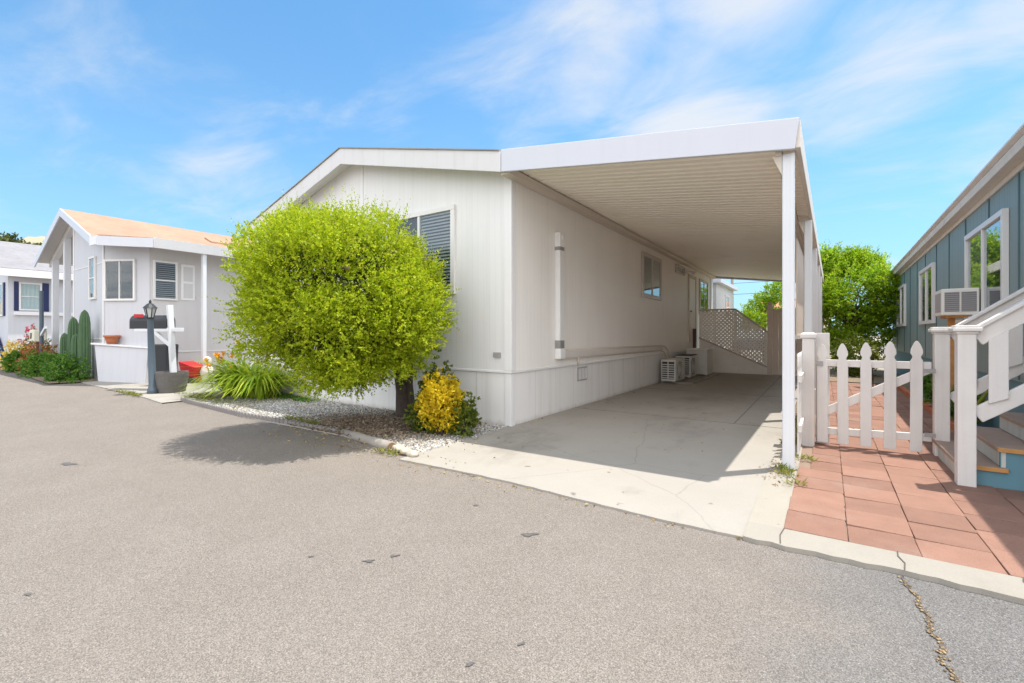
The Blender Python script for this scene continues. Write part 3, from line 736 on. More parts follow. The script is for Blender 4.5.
b = MB(); b.beam((-.05, 6.135, .175), (.90, 6.165, .205), .035, .075); b.build('bottom_rail', 'picket', GT, bevel=.004)
b = MB(); b.beam((-.03, 6.142, .36), (.89, 6.172, .90), .03, .085); b.build('diagonal_brace', 'picket', GT, bevel=.004)
b = MB(); b.box(-.06, .0, 6.072, 6.083, .90, .95); b.build('latch', 'metal', GT)
for z in (.24, .88): MB().box(.84, .925, 6.10, 6.106, z-.02, z+.02).build('hinge', 'metal', GT)
def vpost(label, x, y, w, h, z0=0):
    t = thing('gate_post', label, 'post', (x, y, z0), group=None)
    k = w/2; MB().box(x-k, x+k, y-k, y+k, z0, h-.075).build('shaft', 'picket', t, bevel=.006)
    b = MB(); b.box(x-k-.02, x+k+.02, y-k-.02, y+k+.02, h-.074, h-.03); b.hexa([(x-k-.015, y-k-.015, h-.03), (x+k+.015, y-k-.015, h-.03), (x+k+.015, y+k+.015, h-.03), (x-k-.015, y+k+.015, h-.03), (x-.05, y-.05, h-.012), (x+.05, y-.05, h-.012), (x+.05, y+.05, h-.012), (x-.05, y+.05, h-.012)]); b.build('post_cap', 'picket', t, bevel=.005)
    return t
vpost('capped white gate post beside the carport, on the latch side', -.135, 6.06, .115, 1.28)
tag(MB().box(-.068, .062, 6.19, 6.225, .02, 1.262).build('fence_board', 'picket', org=(0, 6.2, 0), bevel=.004), 'wide flat white board behind the leftmost gate picket', 'fence board')
SF = thing('picket_fence', 'low white picket fence along the open side of the carport', 'fence', (-.2, 9, 0))
for z in (.28, .78):
    b = MB(); b.beam((-.185, 6.15, z), (-.10, 15.4, z), .03, .07); b.build('fence_rail', 'picket', SF)
y = 5.45; i = 0
while y < 14.5:
    x = -.215+.009*(y-5.4); b = MB()
    b.prism([(x, y+py, .05+pz) for py, pz in picket_pts(.085, 1.0)], (.018, 0, 0)); b.build('picket', 'picket', SF)
    y += .155 if y < 7.6 else .31
b = MB(); b.beam((-.19, 5.38, .30), (-.185, 6.0, .30), .03, .07); b.beam((-.19, 5.38, .80), (-.185, 6.0, .80), .03, .07); b.build('fence_rail', 'picket', SF)
b = MB(); b.beam((-.165, 6.16, 1.02), (.0, 6.72, 1.02), .03, .30); b.beam((-.165, 6.16, .45), (.0, 6.72, .45), .03, .30); b.build('return_panel', 'picket', SF)

# ------------------------------------------------------------------ porch steps with railings
PS = thing('porch_steps', 'wooden porch steps with white railings beside the picket gate', 'steps', (1.2, 5.7, 0))
for k in range(3):
    x0 = .945+.225*k; z = .02+.162*(k+1)
    b = MB(); b.box(x0-.02, x0+.27, 5.19, 6.27, z-.036, z); tr = b.build('tread', 'tread', PS, bevel=.005)
    b = MB(); b.box(x0-.018, x0+.268, 5.178, 5.189, z-.035, z-.002); b.build('worn_edge', 'rawwood', tr, bevel=.003)
    b = MB(); b.box(x0+.005, x0+.03, 5.20, 6.25, .01 if k == 0 else z-.158, z-.037); b.build('riser', 'riser', PS)
b = MB(); b.prism([(1.03, 5.205, .0), (1.64, 5.205, .0), (1.64, 5.205, .467), (1.395, 5.205, .467), (1.395, 5.205, .305), (1.17, 5.205, .305), (1.17, 5.205, .145), (1.03, 5.205, .145)], (0, .03, 0)); b.build('side_panel', 'teal_skirt', PS)
def newel(x, y, z0, h, w):
    k = w/2; b = MB(); b.box(x-k, x+k, y-k, y+k, z0, h-.07); o = b.build('newel_post', 'picket', PS, bevel=.006)
    b = MB(); b.box(x-k-.012, x+k+.012, y-k-.012, y+k+.012, h-.0695, h-.05); b.box(x-k-.032, x+k+.032, y-k-.032, y+k+.032, h-.05, h-.018); b.box(x-k-.018, x+k+.018, y-k-.018, y+k+.018, h-.018, h); b.build('post_cap', 'picket', o, bevel=.008)
newel(.958, 5.15, .012, 1.32, .112); newel(.985, 6.235, .012, 1.32, .115)
for y, yy in ((5.15, 5.15), (6.235, 6.235)):
    x0 = 1.02 if y < 6 else 1.06
    b = MB(); b.beam((x0, y, 1.21), (1.62, y, 1.21+.75*(1.62-x0)), .04, .12); b.build('handrail', 'picket', PS, bevel=.006)
    b = MB(); b.beam((x0, y+.0, 1.295), (1.60, y, 1.295+.75*(1.60-x0)), .10, .03); b.build('rail_cap', 'picket', PS, bevel=.006)
    b = MB(); b.beam((x0, y, .59), (1.62, y, .59+.75*(1.62-x0)), .04, .12); b.build('bottom_rail', 'picket', PS, bevel=.006)
    for xb in (x0+.065, x0+.37):
        b = MB(); za = .66+.75*(xb+.05-x0); zb = 1.15+.75*(xb-x0); b.hexa([(xb, y-.045, za-.05), (xb+.11, y-.045, za), (xb+.11, y-.022, za), (xb, y-.022, za-.05), (xb, y-.045, zb), (xb+.11, y-.045, zb+.08), (xb+.11, y-.022, zb+.08), (xb, y-.022, zb)]); b.build('baluster_board', 'picket', PS, bevel=.004)
# a coiled green hose end leaning behind the rail
tag(MB().tube([(1.02, 5.75, .36), (1.14, 5.72, .62), (1.24, 5.70, .80)], .013, 8).build('garden_stake', 'lf_dark', org=(1.1, 5.72, .3)), 'thin dark green stake leaning behind the near stair railing', 'stake')

# ------------------------------------------------------------------ teal house on the right (its own frame, turned a little)
W = 1.62; ROT = -R(.93)
T = thing('mobile_home', 'teal mobile home with cream trim and three windows along the right side', 'mobile home', (W, 11, 0), ROT)
T0, T1 = 4.1, 19.9
MB().prism([(W, T0, .74), (W+6, T0, .74), (W+6, T1, .74), (W, T1, .74)], (0, 0, 2.36)).build('wall', 'teal', T)
MB().prism([(W+.02, T0+.02, -.02), (W+5.9, T0+.02, -.02), (W+5.9, T1-.02, -.02), (W+.02, T1-.02, -.02)], (0, 0, .758)).build('skirting', 'teal_skirt', T)
for t_ in (4.7, 5.9, 7.1, 8.26, 9.52, 10.72, 11.89, 13.2, 14.4, 15.6, 16.0+.8, 18.6): MB().box(W-.012, W-.001, t_-.014, t_+.014, .76, 2.97).build('batten', 'batten', T)
MB().box(W-.03, W-.001, T0, T1, 2.975, 3.06).build('frieze_board', 'cream', T, bevel=.004)
b = MB(); b.prism([(W-.15, T0-.2, 3.035), (W-.031, T0-.2, 3.035), (W-.031, T0-.2, 3.12), (W-.17, T0-.2, 3.12)], (0, T1-T0+.4, 0)); b.build('eave_board', 'cream', T, bevel=.004)
b = MB(); b.prism([(W-.175, T0-.22, 3.121), (W+.0, T0-.22, 3.121), (W+.0, T0-.22, 3.17), (W-.215, T0-.22, 3.17), (W-.215, T0-.22, 3.145)], (0, T1-T0+.44, 0)); b.build('gutter', 'gutter', T, bevel=.004)
b = MB(); b.prism([(W-.17, T0-.21, 3.171), (W+3.0, T0-.21, 3.80), (W+6.2, T0-.21, 3.171)], (0, T1-T0+.42, 0)); b.build('roof', 'gutter', T)
for t0, t1, z0, z1, cur in ((7.45, 9.30, 1.46, 2.68, ('curtain', 0, .42, 'curtain')), (12.0, 13.7, 1.46, 2.65, ('curtain', .0, .45, 'curtain')), (16.4, 18.25, 1.47, 2.63, ('curtain', 0, .5, 'blind_pale'))):
    window(T, (W, t1, z0), (0, -1, 0), (-1, 0, 0), t1-t0, z1-z0, 'slider', 'frame', .07, cur, reveal=.06)
MB().box(W-.16, W-.001, 7.35, 9.4, 1.40, 1.455).build('window_sill', 'rawwood' if False else 'cream', T, bevel=.006)
b = MB(); b.box(W+.01, W+.1, T1-.11, T1+.012, .74, 2.97); b.box(W-.013, W+.009, T1-.10, T1+.01, .76, 2.97); b.build('corner_trim', 'teal_skirt', T)
# window air conditioner propped on a post
A = thing('air_conditioner', 'boxy window air conditioner propped on a wooden stick', 'air conditioner', (W-.3, 8.6, 1.5), ROT)
x0, x1, y0, y1, z0, z1 = W-.43, W-.062, 8.40, 8.90, 1.50, 1.86
MB().box(x0, x1, y0, y1, z0, z1).build('casing', 'ac_white', A, bevel=.014)
for a0, a1 in ((.03, .175), (.195, .34)):
    g = MB(); g.box(x0+a0, x0+a1, y0-.004, y0-.001, z0+.05, z1-.05); gp = g.build('side_grille', 'coil', A)
    g = MB()
    for k in range(9): g.box(x0+a0, x0+a1, y0-.008, y0-.0045, z0+.06+k*.027, z0+.070+k*.027)
    g.build('louvre', 'vent', gp)
g = MB(); g.box(x0-.004, x0-.001, y0+.05, y1-.05, z0+.05, z1-.05); g.build('rear_grille', 'vent', A)
b = MB(); b.beam((x0+.13, 8.62, .0), (x0+.13, 8.62, 1.47), .07, .07, (0, 1, 0)); b.build('prop', 'rawwood', A)
b = MB(); b.box(x0+.05, W-.165, 8.44, 8.86, 1.47, 1.499); b.build('support_shelf', 'rawwood', A)

# edging and planting in front of the teal wall
b = MB(); y = 6.9
while y < 14:
    b.box(1.36, 1.46, y, y+.20, .0, .11+random.uniform(-.008, .008)); y += .21
tag(b.build('brick_edging', 'terracotta', org=(1.4, 10, 0), bevel=.008), 'row of terracotta edging bricks beside the path behind the gate', 'brick edging')
sheet('planting_bed', 'soil', 1.465, 1.70, 6.5, 20, .03, 2, 2)
sheet('planting_bed', 'soil', -.1, 1.6, 14.25, 21, .04, 2, 2)

# ------------------------------------------------------------------ foliage
def superell(n, c, r, e=2.3, lo=.6, hi=1.0, lump=.10, seed=0, flat=None):
    d = unit(RNG.normal(size=(n, 3)))
    rad = (np.abs(d[:, 0]/r[0])**e+np.abs(d[:, 1]/r[1])**e+np.abs(d[:, 2]/r[2])**e)**(-1/e)
    ph = np.array([1.3, 2.1, .7])+seed
    lm = 1+lump*(np.sin(5*d[:, 0]+ph[0]+3*d[:, 2])*np.cos(4*d[:, 1]+ph[1])+.7*np.sin(9*d[:, 2]+ph[2]+6*d[:, 0])*np.cos(8*d[:, 1]-ph[0]))
    f = lo+(hi-lo)*RNG.random(n)**.6
    P = np.array(c)+d*(rad*lm*f)[:, None]
    return P, d
# round bush over two dark stems
BU = thing('bush', 'big round yellow-green bush on dark stems in front of the white mobile home', 'bush', (-5.2, 4.5, 0))
bc = (-5.02, 3.56, 1.655); br = (1.09, 1.05, .975)
b = MB()
b.tube([(-5.20, 4.72, -.02), (-5.19, 4.71, .12), (-5.17, 4.68, .4), (-5.12, 4.56, .8), (-5.02, 4.1, 1.3), (-4.9, 3.8, 1.9)], [.14, .112, .10, .085, .05, .02], 12)
b.tube([(-5.13, 4.80, -.02), (-5.09, 4.78, .15), (-5.05, 4.70, .5), (-4.82, 4.5, .95), (-4.55, 4.1, 1.5)], [.075, .06, .055, .045, .02], 10)
for i in range(26):
    a_ = random.uniform(0, 6.28); s0 = Vector(random.choice([(-5.12, 4.42, .8), (-5.02, 4.1, 1.3), (-4.85, 4.5, .9)]))
    e_ = Vector(bc)+Vector((math.cos(a_)*br[0]*.8, math.sin(a_)*br[1]*.8, random.uniform(-.5, .8)))
    mid = s0.lerp(e_, .5)+Vector((0, 0, random.uniform(0, .15))); b.tube([s0, mid, e_], [.025, .015, .006], 6)
b.build('trunk', 'bark', BU, smooth=True)
parts = []
P, d = superell(3600, bc, br, 2.9, .62, .90, .05)
parts.append(shoots(P, d*.5+np.array([0, 0, .3])+RNG.normal(size=d.shape)*.9, RNG.uniform(.07, .2, len(P)), 8, .044, .027))
cc, cd = superell(195, bc, br, 2.9, .78, .97, .06)            # twiggy clumps, each a bit in or out of the clipped shape
for c_, d_ in zip(cc, cd):
    q = random.uniform(.13, .27); n_ = int(1150*q*q+18) if random.random() < .8 else int(500*q*q+10)
    P, d = superell(n_, c_, (q, q, q*.9), 2, .3, 1.0, .2, c_[0]*7)
    ax = np.array(d_)*.8+np.array([0, 0, .7])+RNG.normal(size=3)*.3
    parts.append(shoots(P, d*.7+ax*.8+RNG.normal(size=d.shape)*.35, RNG.uniform(.08, .22, n_), 9, random.uniform(.038, .048), .026))
P, d = superell(560, bc, br, 2.9, .88, 1.0, .055, 0)
k = d[:, 2] > .05; P = P[k]; d = d[k]
parts.append(shoots(P, d*.6+np.array([0, 0, 1.0])+RNG.normal(size=d.shape)*.3, RNG.uniform(.14, .38, len(P)), 12, .038, .022))
P, d = superell(190, bc, br, 2.9, .92, 1.0, .055, 0)
k = ((d[:, 0]*.83+d[:, 1]*.56 < -.5) & (d[:, 2] > -.4)) | (d[:, 2] > .75); P = P[k]; d = d[k]
parts.append(shoots(P, d*1.1+np.array([-.15, 0, .5])+RNG.normal(size=d.shape)*.25, RNG.uniform(.3, .55, len(P)), 15, .036, .021, .2))
P, d = superell(420, bc, br, 2.9, .9, 1.0, .055, 0)
k = (d[:, 2] > .62); P = P[k][:64]; d = d[k][:64]
parts.append(shoots(P, d*.35+np.array([0, 0, 1.0])+RNG.normal(size=d.shape)*.16, RNG.uniform(.24, .44, len(P)), 15, .036, .02))
P, d = superell(330, bc, br, 2.9, .9, 1.0, .055, 0)
k = d[:, 2] < -.35; P = P[k]; d = d[k]
parts.append(shoots(P, d*.4+np.array([0, 0, -.5])+RNG.normal(size=d.shape)*.3, RNG.uniform(.10, .28, len(P)), 9, .044, .028))
V, F = join(parts); np_mesh('crown', V, F, 'lf_bush', BU)
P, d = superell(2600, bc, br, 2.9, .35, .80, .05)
V, F = shoots(P, RNG.normal(size=d.shape), RNG.uniform(.08, .2, len(P)), 8, .044, .027); np_mesh('inner_foliage', V, F, 'lf_inner_shade', BU)
P, d = superell(60, bc, br, 2.9, .84, .93, .05)
V, F = shoots(P, d+RNG.normal(size=d.shape)*.6, RNG.uniform(.1, .2, len(P)), 9, .036, .022); np_mesh('withered_leaves', V, F, 'lf_brown', BU)
b = MB()
for i in range(120):
    a_ = unit(RNG.normal(size=3)); p0 = np.array(bc)+a_*np.array(br)*random.uniform(.55, .75); p1 = p0+(a_+RNG.normal(size=3)*.35+np.array([0, 0, .35]))*random.uniform(.10, .24); b.tube([tuple(p0), tuple((p0+p1)/2+RNG.normal(size=3)*.02), tuple(p1)], [.009, .006, .003], 5)
b.build('twigs', 'bark', BU)

def shrub(name, label, cat, c, r, n, lf, mats, leaf=.04, base=None, ratio=.6, trunk=True, e=2.0, lump=.18, lo=.35, k=8, up=.6, hgt=None):
    base = base or (c[0], c[1], gz(c[0]))
    t = thing(name, label, cat, base)
    if trunk:
        b = MB()
        for i in range(7):
            a_ = random.uniform(0, 6.28); e_ = Vector(c)+Vector((math.cos(a_)*r[0]*.6, math.sin(a_)*r[1]*.6, random.uniform(-.2, .6)*r[2]))
            s0 = Vector(base)+Vector((random.gauss(0, .03), random.gauss(0, .03), -.02)); b.tube([s0, s0.lerp(e_, .5)+Vector((0, 0, .1*r[2])), e_], [.05*r[0], .035*r[0], .012*r[0]], 6)
        b.build('stem', 'bark', t, smooth=True)
    for i, mname in enumerate(mats):
        P, d = superell(n//len(mats), c, r, e, lo, 1.0, lump, i*.3+c[0])
        D = d+np.array([0, 0, up])+RNG.normal(size=d.shape)*.5
        V, F = shoots(P, D, RNG.uniform(.12, .35, len(P))*r[0]*.8, k, leaf, leaf*ratio)
        np_mesh('crown' if i == 0 else 'foliage', V, F, mname, t)
    return t
# golden shrub with darker one behind it
shrub('shrub', 'golden yellow shrub at the corner of the driveway', 'shrub', (-3.87, 4.12, .40), (.27, .25, .35), 1300, 0, ['lf_yellow'], .036, (-3.87, 4.12, .02), .7, lump=.2, up=.25, e=1.8, k=7)
shrub('shrub', 'dark green upright shrub growing behind the golden shrub', 'shrub', (-4.30, 4.50, .50), (.20, .18, .46), 380, 0, ['lf_dark'], .052, (-4.28, 4.50, .02), .65, lump=.35, lo=.2)
shrub('shrub', 'low olive shrub on the mulch left of the golden shrub', 'shrub', (-4.14, 4.16, .22), (.24, .22, .24), 420, 0, ['lf_dark'], .042, (-4.14, 4.16, .02), .65, lump=.3, up=.2)
shrub('shrub', 'dark olive shrub right of the golden shrub, touching the driveway', 'shrub', (-3.63, 4.25, .24), (.16, .17, .25), 330, 0, ['lf_dark'], .045, (-3.6, 4.26, .02), .65, lump=.35, up=.2)
# tree beyond the gate
TR = thing('tree', 'dense bright green tree between the carport and the teal home', 'tree', (.7, 18.6, 0))
b = MB(); b.tube([(.7, 18.6, -.05), (.72, 18.6, .6), (.66, 18.55, 1.3), (.7, 18.5, 2.4)], [.13, .10, .08, .03], 10)
for i in range(22):
    a_ = random.uniform(0, 6.28); z_ = random.uniform(.7, 2.0); b.tube([(.69, 18.57, z_), (.7+.5*math.cos(a_), 18.55+.5*math.sin(a_), z_+.5), (.7+1.0*math.cos(a_), 18.55+1.0*math.sin(a_), z_+1.1)], [.04, .025, .01], 6)
b.build('trunk', 'bark', TR, smooth=True)
parts = []
lob = [((.72, 18.5, 2.35), (1.05, 1.0, 1.25), 900)]
for i in range(17):
    a_ = random.uniform(0, 6.28); zz = random.uniform(.95, 3.75); rr = 1.0*math.sqrt(max(.12, 1-((zz-2.2)/2.0)**2)); q = random.uniform(.30, .52)
    lob.append(((.72+rr*math.cos(a_), 18.5+rr*math.sin(a_), zz), (q, q, q*.85), 230))
for c_, r_, n_ in lob:
    P, d = superell(n_, c_, r_, 2, .5, 1, .15, c_[0]*3); parts.append(shoots(P, d+np.array([0, 0, .5])+RNG.normal(size=d.shape)*.5, RNG.uniform(.15, .42, len(P)), 8, .105, .058))
V, F = join(parts); np_mesh('crown', V, F, 'lf_tree', TR)
shrub('shrub', 'dark shrub low beneath the bright green tree behind the gate', 'shrub', (.75, 16.4, .55), (.85, .6, .55), 420, 0, ['lf_dark'], .085)
for i, (x, y, r_, lab) in enumerate([(1.55, 8.3, .20, 'leafy green plant by the brick edging, seen beside the right gate post'), (1.58, 9.6, .22, 'bushy green plant at the teal wall, beyond the air conditioner prop'), (1.6, 11.2, .2, 'small green plant at the far end of the brick edging')]):
    shrub('garden_plant', lab, 'plant', (x, y, .10+r_), (r_, r_*1.6, r_*1.15), 150, 0, ['lf_cover'], .07, (x, y, .03), .5, trunk=True, lump=.3, lo=.1)
shrub('garden_plant', 'pale sprig of a plant rising above the gate rail', 'plant', (.92, 13.2, .75), (.16, .16, .35), 40, 0, ['lf_weed'], .10, (.92, 13.2, .03), .45, lump=.4, lo=.1)
# plants behind carport
t = thing('tree', 'young light green tree seen through the back of the carport', 'tree', (-2.2, 23.5, 0))
b = MB(); b.tube([(-2.2, 23.5, -.05), (-2.15, 23.5, 1.2), (-2.2, 23.5, 2.6)], [.08, .06, .02], 8)
for i in range(12):
    a_ = random.uniform(0, 6.28); b.tube([(-2.16, 23.5, 1.2+.1*i), (-2.16+.6*math.cos(a_), 23.5+.6*math.sin(a_), 1.7+.09*i)], [.03, .008], 6)
b.build('trunk', 'bark', t)
parts = []
for i in range(15):
    a_ = random.uniform(0, 6.28); rr = random.uniform(.2, .95); P, d = superell(80, (-2.1+rr*math.cos(a_), 23.5+rr*math.sin(a_), random.uniform(1.6, 3.5)), (.38, .38, .35), 2, .2, 1, .3, i)
    parts.append(shoots(P, d+np.array([0, 0, .4])+RNG.normal(size=d.shape)*.4, RNG.uniform(.15, .4, len(P)), 7, .12, .06))
V, F = join(parts); np_mesh('crown', V, F, 'lf_tree', t)

# lily clump with orange flowers
LI = thing('lily_plant', 'arching green lily clump with orange flowers by the white gravel', 'plant', (-9.55, 4.45, 0))
Vs, Fs, off = [], [], 0
for i in range(820):
    a_ = random.uniform(0, 6.28); ln = random.uniform(.68, 1.22); h0 = random.uniform(.40, .95); r0 = abs(random.gauss(0, .16))
    ox = -9.62 if i % 5 < 3 else -8.98; bx, by = ox+r0*math.cos(a_)*1.2, 4.48+r0*math.sin(a_)*.8; w = random.uniform(.013, .024)
    ca, sa = math.cos(a_+random.gauss(0, .4)), math.sin(a_+random.gauss(0, .4)); m_ = 6
    for k in range(m_+1):
        t_ = k/m_; x = ln*t_*(.35+.5*t_); z = .03+h0*(1.9*t_-1.45*t_*t_*(1.15 if i % 3 else .75)); ww = w*(1-t_**3)+.001
        px, py = bx+ca*x, by+sa*x; Vs += [(px-sa*ww, py+ca*ww, max(.03, z)), (px+sa*ww, py-ca*ww, max(.03, z))]
    for k in range(m_): q = off+2*k; Fs.append((q, q+1, q+3, q+2))
    off += 2*(m_+1)
np_mesh('blades', np.array(Vs), np.array(Fs), 'lf_lily', LI)
for i in range(13):
    x, y, z = -9.95+random.gauss(0, .22), 4.22+random.gauss(0, .16), random.uniform(.62, .86)
    if i > 10: x, y, z = -9.62+random.gauss(0, .08), 4.35, random.uniform(1.0, 1.15)
    b = MB(); b.tube([(x*.8-9.55*.2, y*.8+4.45*.2, .1), (x, y, z)], .005, 5); st = b.build('flower_stalk', 'lf_lily', LI)
    P = np.tile(np.array([[x, y, z]]), (12, 1)); d = unit(RNG.normal(size=(12, 3))+np.array([0, 0, .5])); V, F = leaf_geo(P, d, .075, .04)
    np_mesh('flower', V, F, 'fl_orange' if i < 11 else 'fl_yellow', st)
# weeds: stuff
def tufts(pts, h, mname, name, n=14):
    P, D = [], []
    for (x, y, z) in pts:
        for _ in range(n):
            a_ = random.uniform(0, 6.28); P.append((x+random.gauss(0, .03), y+random.gauss(0, .03), z)); D.append((math.cos(a_)*.7, math.sin(a_)*.7, random.uniform(.2, 1)))
    V, F = leaf_geo(np.array(P), np.array(D), RNG.uniform(.4, 1.2, len(P))*h, .012, .1); o = np_mesh(name, V, F, mname); o['kind'] = 'stuff'
w = [(-.25+random.gauss(0, .05), random.uniform(5.95, 8.5), .01) for _ in range(55)]+[(-.30+random.gauss(0, .04), random.gauss(4.72, .10), .03) for _ in range(7)]
w += [(-3.75+random.gauss(0, .10), 3.2+random.gauss(0, .03), .01) for _ in range(8)]+[(-.17, 4.35, .03), (-.20, 4.38, .03), (-.14, 5.25, .03), (-.17, 5.27, .03), (-.11, 5.25, .03)]
w += [(-6.3+random.gauss(0, .12), 3.62+random.gauss(0, .03), .03) for _ in range(7)]+[(-5.75+random.gauss(0, .1), 3.58, .03) for _ in range(7)]
w += [(-11.5+random.gauss(0, .5), 3.20+random.gauss(0, .04), gz(-11.5)+.01) for _ in range(30)]+[(-9.9+random.gauss(0, .5), 3.85+random.gauss(0, .12), .03) for _ in range(36)]
w += [(.44+random.gauss(0, .03), 7.0+random.gauss(0, .03), .05) for _ in range(4)]
tufts(w, .075, 'lf_weed', 'weeds')
tufts([(-8.4+random.gauss(0, .4), 4.75+random.gauss(0, .07), .03) for _ in range(60)], .08, 'lf_cover', 'grass')

# ------------------------------------------------------------------ neighbour with the tan roof
gN = gz(-14.4)
NH = thing('mobile_home', 'white mobile home with a tan shingle roof left of the bush', 'mobile home', (-15.5, 4, gN))
PX, PZ = -16.7, 4.54; YN = 3.53
b = MB(); z0 = gN-.05
b.prism([(-17.0, YN, z0), (-14.4, YN, z0), (-14.4, YN, 3.44), (-16.7, YN, 4.36), (-17.0, YN, 4.26)], (0, .1, 0)); b.build('front_wall', 'nwhite', NH)
MB().prism([(-20.0, 5.6, z0), (-17.01, 5.6, z0), (-17.01, 5.6, 4.1), (-20.0, 5.6, 3.4)], (0, .1, 0)).build('porch_wall', 'nwhite', NH)
MB().prism([(-17.0, YN+.101, z0), (-16.9, YN+.101, z0), (-16.9, YN+.101, 4.2), (-17.0, YN+.101, 4.2)], (0, 2.2, 0)).build('return_wall', 'nwhite', NH)
b = MB(); b.prism([(-14.39, YN+.004, z0), (-13.3, 4.1, z0), (-13.36, 4.2, z0), (-14.45, YN+.104, z0)], (0, 0, 3.41-z0))
b.build('corner_wall', 'nwhite', NH)
b = MB(); b.box(-13.4, -13.3, 4.11, 16, z0, 3.40); b.build('side_wall', 'nwall', NH)
b = MB(); b.box(-13.3, -13.28, 4.12, 16, .80, .83); b.box(-13.3, -13.285, 7.0, 7.03, 0, .8); b.build('wall_band', 'trim', NH)
b = MB(); b.box(-14.47, -14.38, YN-.015, YN+.003, z0, 3.40); b.build('corner_trim', 'trim', NH); b = MB(); b.box(-17.01, -16.92, YN-.015, YN-.001, z0, 4.2); b.build('corner_trim', 'trim', NH)
b = MB(); b.box(-16.9, -14.48, YN-.012, YN-.001, 2.98, 3.0); b.box(-16.9, -14.48, YN-.012, YN-.001, 1.12, 1.14); b.build('wall_seam', 'trim', NH)
YE = 3.22
b = MB()
b.prism([(PX, YE, PZ), (-14.05, YE, 3.50), (-14.05, 16, 3.50), (PX, 16, PZ)], (0, 0, .04))
b.prism([(-19.6, YE, 3.42), (PX, YE, PZ), (PX, 16, PZ), (-19.6, 16, 3.42)], (0, 0, .04))
b.build('roof', 'tanroof', NH)
b = MB(); b.prism([(-14.05, YE, 3.49), (-13.55, YE, 3.47), (-12.62, 3.97, 3.415), (-12.62, 16, 3.415), (-14.05, 16, 3.49)], (0, 0, .035)); b.build('awning_roof', 'tanroof', NH)
b = MB(); b.box(-16.2, -15.2, 5.5, 8.0, 4.10, 4.16)
o = MB().prism([(-15.65, 6.2, 4.17), (-15.2, 6.2, 3.99), (-15.2, 8.6, 3.99), (-15.65, 8.6, 4.17)], (0, 0, .05)).build('ridge_patch', 'tanroof', NH)
b = MB(); b.poly([(PX, YE+.03, PZ-.02), (-14.05, YE+.03, 3.46), (-14.05, YN+.1, 3.46), (PX, YN+.1, PZ-.02)]); b.poly([(-19.55, YE+.03, 3.40), (PX, YE+.03, PZ-.03), (PX, 5.7, PZ-.03), (-19.55, 5.7, 3.40)])
b.poly([(-14.05, YE+.03, 3.455), (-13.55, YE+.03, 3.44), (-12.65, 3.99, 3.395), (-12.65, 16, 3.395), (-14.05, 16, 3.455)]); b.build('soffit', 'nwall', NH)
for (x0, z0_, x1, z1_) in ((-19.6, 3.46, PX, PZ+.04), (PX, PZ+.04, -14.05, 3.54)):
    b = MB(); b.prism([(x0, YE, z0_-.20), (x1, YE, z1_-.20), (x1, YE, z1_), (x0, YE, z0_)], (0, -.03, 0)); b.build('rake_board', 'fascia', NH)
b = MB(); b.prism([(-14.05, YE-.005, 3.30), (-13.54, YE-.005, 3.28), (-13.54, YE-.005, 3.48), (-14.05, YE-.005, 3.51)], (0, -.03, 0)); b.build('front_gutter', 'trim', NH)
b = MB(); b.hexa([(-13.535, YE-.03, 3.26), (-12.57, 3.94, 3.22), (-12.61, 3.98, 3.22), (-13.575, YE, 3.26), (-13.535, YE-.03, 3.47), (-12.57, 3.94, 3.43), (-12.61, 3.98, 3.43), (-13.575, YE, 3.47)]); b.build('corner_gutter', 'fascia', NH)
b = MB(); b.hexa([(-12.61, 3.95, 3.22), (-12.56, 3.95, 3.22), (-12.56, 16, 3.22), (-12.61, 16, 3.22), (-12.61, 3.95, 3.44), (-12.52, 3.95, 3.44), (-12.52, 16, 3.44), (-12.61, 16, 3.44)]); b.build('side_gutter', 'trim', NH)
for x, y in ((-12.66, 5.0), (-12.66, 6.12)):
    b = MB(); b.box(x-.05, x-.012, y-.04, y+.04, 0, 3.22); b.box(x+.012, x+.05, y-.04, y+.04, 0, 3.22); b.box(x-.012, x+.012, y-.02, y+.02, 0, 3.22); b.build('awning_post', 'post', NH)
for x in (-17.75, -19.05):
    b = MB(); b.box(x-.07, x+.07, YN-.05, YN+.09, gN-.05, 4.0 if x > -18.5 else 3.62); b.build('porch_post', 'post', NH)
b = MB(); b.prism([(-19.45, YN-.04, 3.28), (-17.02, YN-.04, 4.22), (-17.02, YN-.04, 4.38), (-19.45, YN-.04, 3.42)], (0, .12, 0)); b.build('gable_beam', 'trim', NH)
for x0, x1 in ((-19.6, -18.75), (-18.5, -17.5)): window(NH, (x0, 5.6, 1.75), (1, 0, 0), (0, -1, 0), x1-x0, 1.15, 'hung', 'frame', .07, ('curtain', 0, 1, 'blind_pale'))
b = MB(); b.box(-19.9, -17.4, 5.50, 5.58, 2.95, 3.12); b.build('porch_valance', 'trim', NH)
# chamfer window
u = Vector((-13.3+14.39, 4.1-YN-.004, 0)).normalized(); nrm = Vector((u.y, -u.x, 0)); p0 = Vector((-14.39, YN+.004, 0))+u*.03
window(NH, p0+Vector((0, 0, 2.05)), u, nrm, .84, 1.0, 'slider', 'frame', .05)
window(NH, (-13.3, 4.16, 2.08), (0, 1, 0), (1, 0, 0), .50, .95, 'hung', 'frame', .045, ('slats', 0, 1, 'blind'))
window(NH, (-15.46, YN, 2.12), (1, 0, 0), (0, -1, 0), .50, 1.08, 'hung', 'frame', .05, ('curtain', 0, 1, 'tanroof'))
b = MB(); b.box(-13.3, -13.275, 4.74, 5.04, 2.10, 3.0); sh = b.build('shutter', 'trim', NH, bevel=.004)
b = MB(); b.box(-13.274, -13.268, 4.79, 4.99, 2.16, 2.52); b.box(-13.274, -13.268, 4.79, 4.99, 2.58, 2.94); b.build('shutter_panel', 'nwall', sh)
